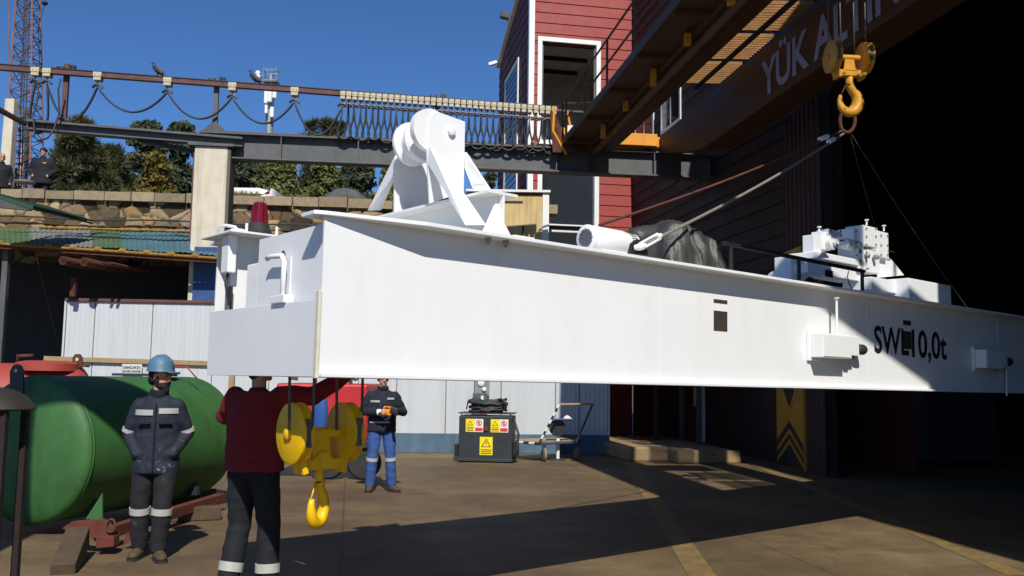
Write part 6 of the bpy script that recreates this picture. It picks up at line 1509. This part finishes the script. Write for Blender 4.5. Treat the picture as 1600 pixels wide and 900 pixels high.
MB().tube([V((.0,-.135,1.40))*s_, V((.0,-.158,1.2))*s_, V((0,-.165,1.0))*s_, V((0,-.168,.79))*s_], .008, 6).build('zip_flap', M['navy_cloth'], jo1, local=True)
for sx in (-1,1): MB().box(-.055,.055,-.012,.012,-.012,.012, Matrix.Translation(V((.09*sx,-.146,1.22))*s_) @ Matrix.Rotation(R(18*sx),4,'Z')).build('pocket_flap', M['navy_cloth'], jo1, local=True, bevel=.004)

# worker in red fleece under the girder, reaching to the ropes (seen from behind)
D = 7.1; q = W(402, 600, D); p0 = V((q.x, D, 0)); s2 = 1.80
r2, J2, jo2, to2, hp2 = person('worker in red fleece and dark cap reaching up to the hook ropes', p0, R(165), s2, dict(
    jacket='maroon', trousers='dark_cloth', hair='hair', hat='cap', headyaw=R(-25), nod=R(-8), hem=.90, jfat=1.14, tfat=1.12,
    J=dict(shL=(.185,.0,1.46), shR=(-.195,0,1.47), neck=(0,-.03,1.49), head=(.01,-.06,1.68), elR=(-.43,-.08,1.47), wrR=(-.64,-.22,1.63), elL=(.34,-.12,1.30), wrL=(.24,-.38,1.36),
           kneL=(.12,-.03,.50), kneR=(-.13,-.03,.50), ankL=(.14,.06,.09), ankR=(-.15,.0,.09)), handR=(-.75,-.2,.35), handL=(-.2,-.6,.5)))
s_ = s2/1.78
for S_ in 'LR': band(None, J2['kne'+S_], J2['ank'+S_], .68, .84, .096*s_, .092*s_, r2, to2)
MB().loft([(J2['pel']+V((0,0,.035))*s_,.225*s_,.168*s_),(J2['pel']+V((0,0,-.01))*s_,.225*s_,.168*s_)], 28).build('hem_band', M['maroon'], jo2, local=True, smooth='auto')

# worker with orange gloves holding a small camera
p0 = G(594, 768); s3 = 1.76
r3, J3, jo3, to3, hp3 = person('worker in blue trousers and orange gloves holding a small black device', p0, R(12), s3, dict(
    jacket='navy_cloth', trousers='denim', hair='hair', headyaw=R(5), nod=R(10), hem=.86, jfat=.98, collar=True, tfat=1.0, vox=.011,
    J=dict(elL=(.31,.02,1.14), elR=(-.30,.02,1.14), wrL=(.13,-.27,1.17), wrR=(-.04,-.28,1.15), kneL=(.13,-.03,.5), ankL=(.16,.0,.09), kneR=(-.13,-.03,.5), ankR=(-.15,.02,.09)), toeL=R(30), toeR=R(-10)))
s_ = s3/1.78
torso_band(J3, jo3, 1.30, s_, .98, 104, 150, .03); torso_band(J3, jo3, 1.34, s_, .98, 40, 74, .03); torso_band(J3, jo3, 1.0, s_, 1.0, 60, 150, .02)
for S_ in 'LR': band(None, J3['kne'+S_], J3['ank'+S_], .02, .14, .086*s_, .083*s_, r3, to3)
gm = MB(); hand_mesh(gm, J3['wrR'], V((.8,-.3,.05)), 1, curl=.5, s=1.15); gm.build('glove', M['glove'], r3, local=True, smooth=True)
gm = MB(); hand_mesh(gm, J3['wrL'], V((-.3,-.7,-.1)), -1, curl=.6, s=1.1); gm.build('glove', M['glove'], r3, local=True, smooth=True)
MB().tube([J3['wrR']-V((.05,-.02,0)), J3['wrR']+V((.01,0,0))], [.045,.045], 12).build('glove_cuff', M['label_w'], r3, local=True, smooth='auto')
hl = Matrix.Translation(p0) @ Matrix.Rotation(R(12), 4, 'Z')
cq = hl @ (J3['wrR']+V((.17,-.10,.03))); rr = thing('handheld_camera', 'small black camera held by the worker with orange gloves', 'camera', cq)
MB().box(-.05,.06,-.03,.03,-.04,.04, Matrix.Translation(cq) @ Matrix.Rotation(R(15),4,'Y')).build('body', M['black'], rr, bevel=.008); MB().cyl(cq+V((.03,-.03,-.02)), cq+V((.05,-.1,-.05)), .028, n=14).build('lens', M['rubber'], rr, smooth='auto')

# two onlookers above the stone wall
c = W(69, 228, 24.9); H4 = c.z-TZ+.02; H4 = 1.84
p0 = V((c.x, 24.9, c.z-H4))
r4, J4, jo4, to4, hp4 = person('onlooker in black beanie and dark padded coat above the stone wall', p0, R(6), 1.80, dict(jacket='dark_cloth', trousers='dark_cloth', hair=None, hat='beanie', hem=.74, jfat=1.32, vox=.012, collar=True,
    J=dict(shL=(.21,0,1.41), shR=(-.21,0,1.41), elL=(.33,.05,1.13), elR=(-.33,.05,1.13), wrL=(.22,-.12,.98), wrR=(-.22,-.12,.98))))
MB().quad(V((.07,-.185,1.30)),V((.15,-.165,1.30)),V((.15,-.165,1.34)),V((.07,-.185,1.34))).build('chest_badge', M['oldyellow'], jo4, local=True, recalc=False)
c = W(4, 237, 24.9); p0 = V((c.x, 24.9, c.z-1.79))
r5, J5, jo5, to5, hp5 = person('grey haired onlooker in dark jacket above the stone wall at left edge', p0, R(38), 1.76, dict(jacket='dark_cloth', trousers='dark_cloth', hair='grayhair', hem=.76, jfat=1.2, vox=.012, collar=True))
# raised ground under the onlookers' feet follows the bank
mbk = MB(); q0 = W(-30, 290, 24.7); q1 = W(110, 290, 24.7)
struct('bank_step', MB().box(q0.x-3, q1.x, 24.45, 26.2, TZ-.5, W(69,228,24.9).z-1.84), M['hillside'])
p = V((W(44,284,24.75).x, 24.62, 0)); zz = W(69,228,24.9).z-1.84
tag(MB().lathe([(.03,0),(.03,W(44,287,24.7).z-zz),(.27,W(44,287,24.7).z-zz+.005),(.28,W(44,287,24.7).z-zz+.05),(.02,W(44,287,24.7).z-zz+.06)], V((p.x,24.62,zz)), ZZ, 24).build('round_cable_cap', M['galv'], smooth='auto'), 'grey round metal plate on a stem between the two onlookers', 'stand')
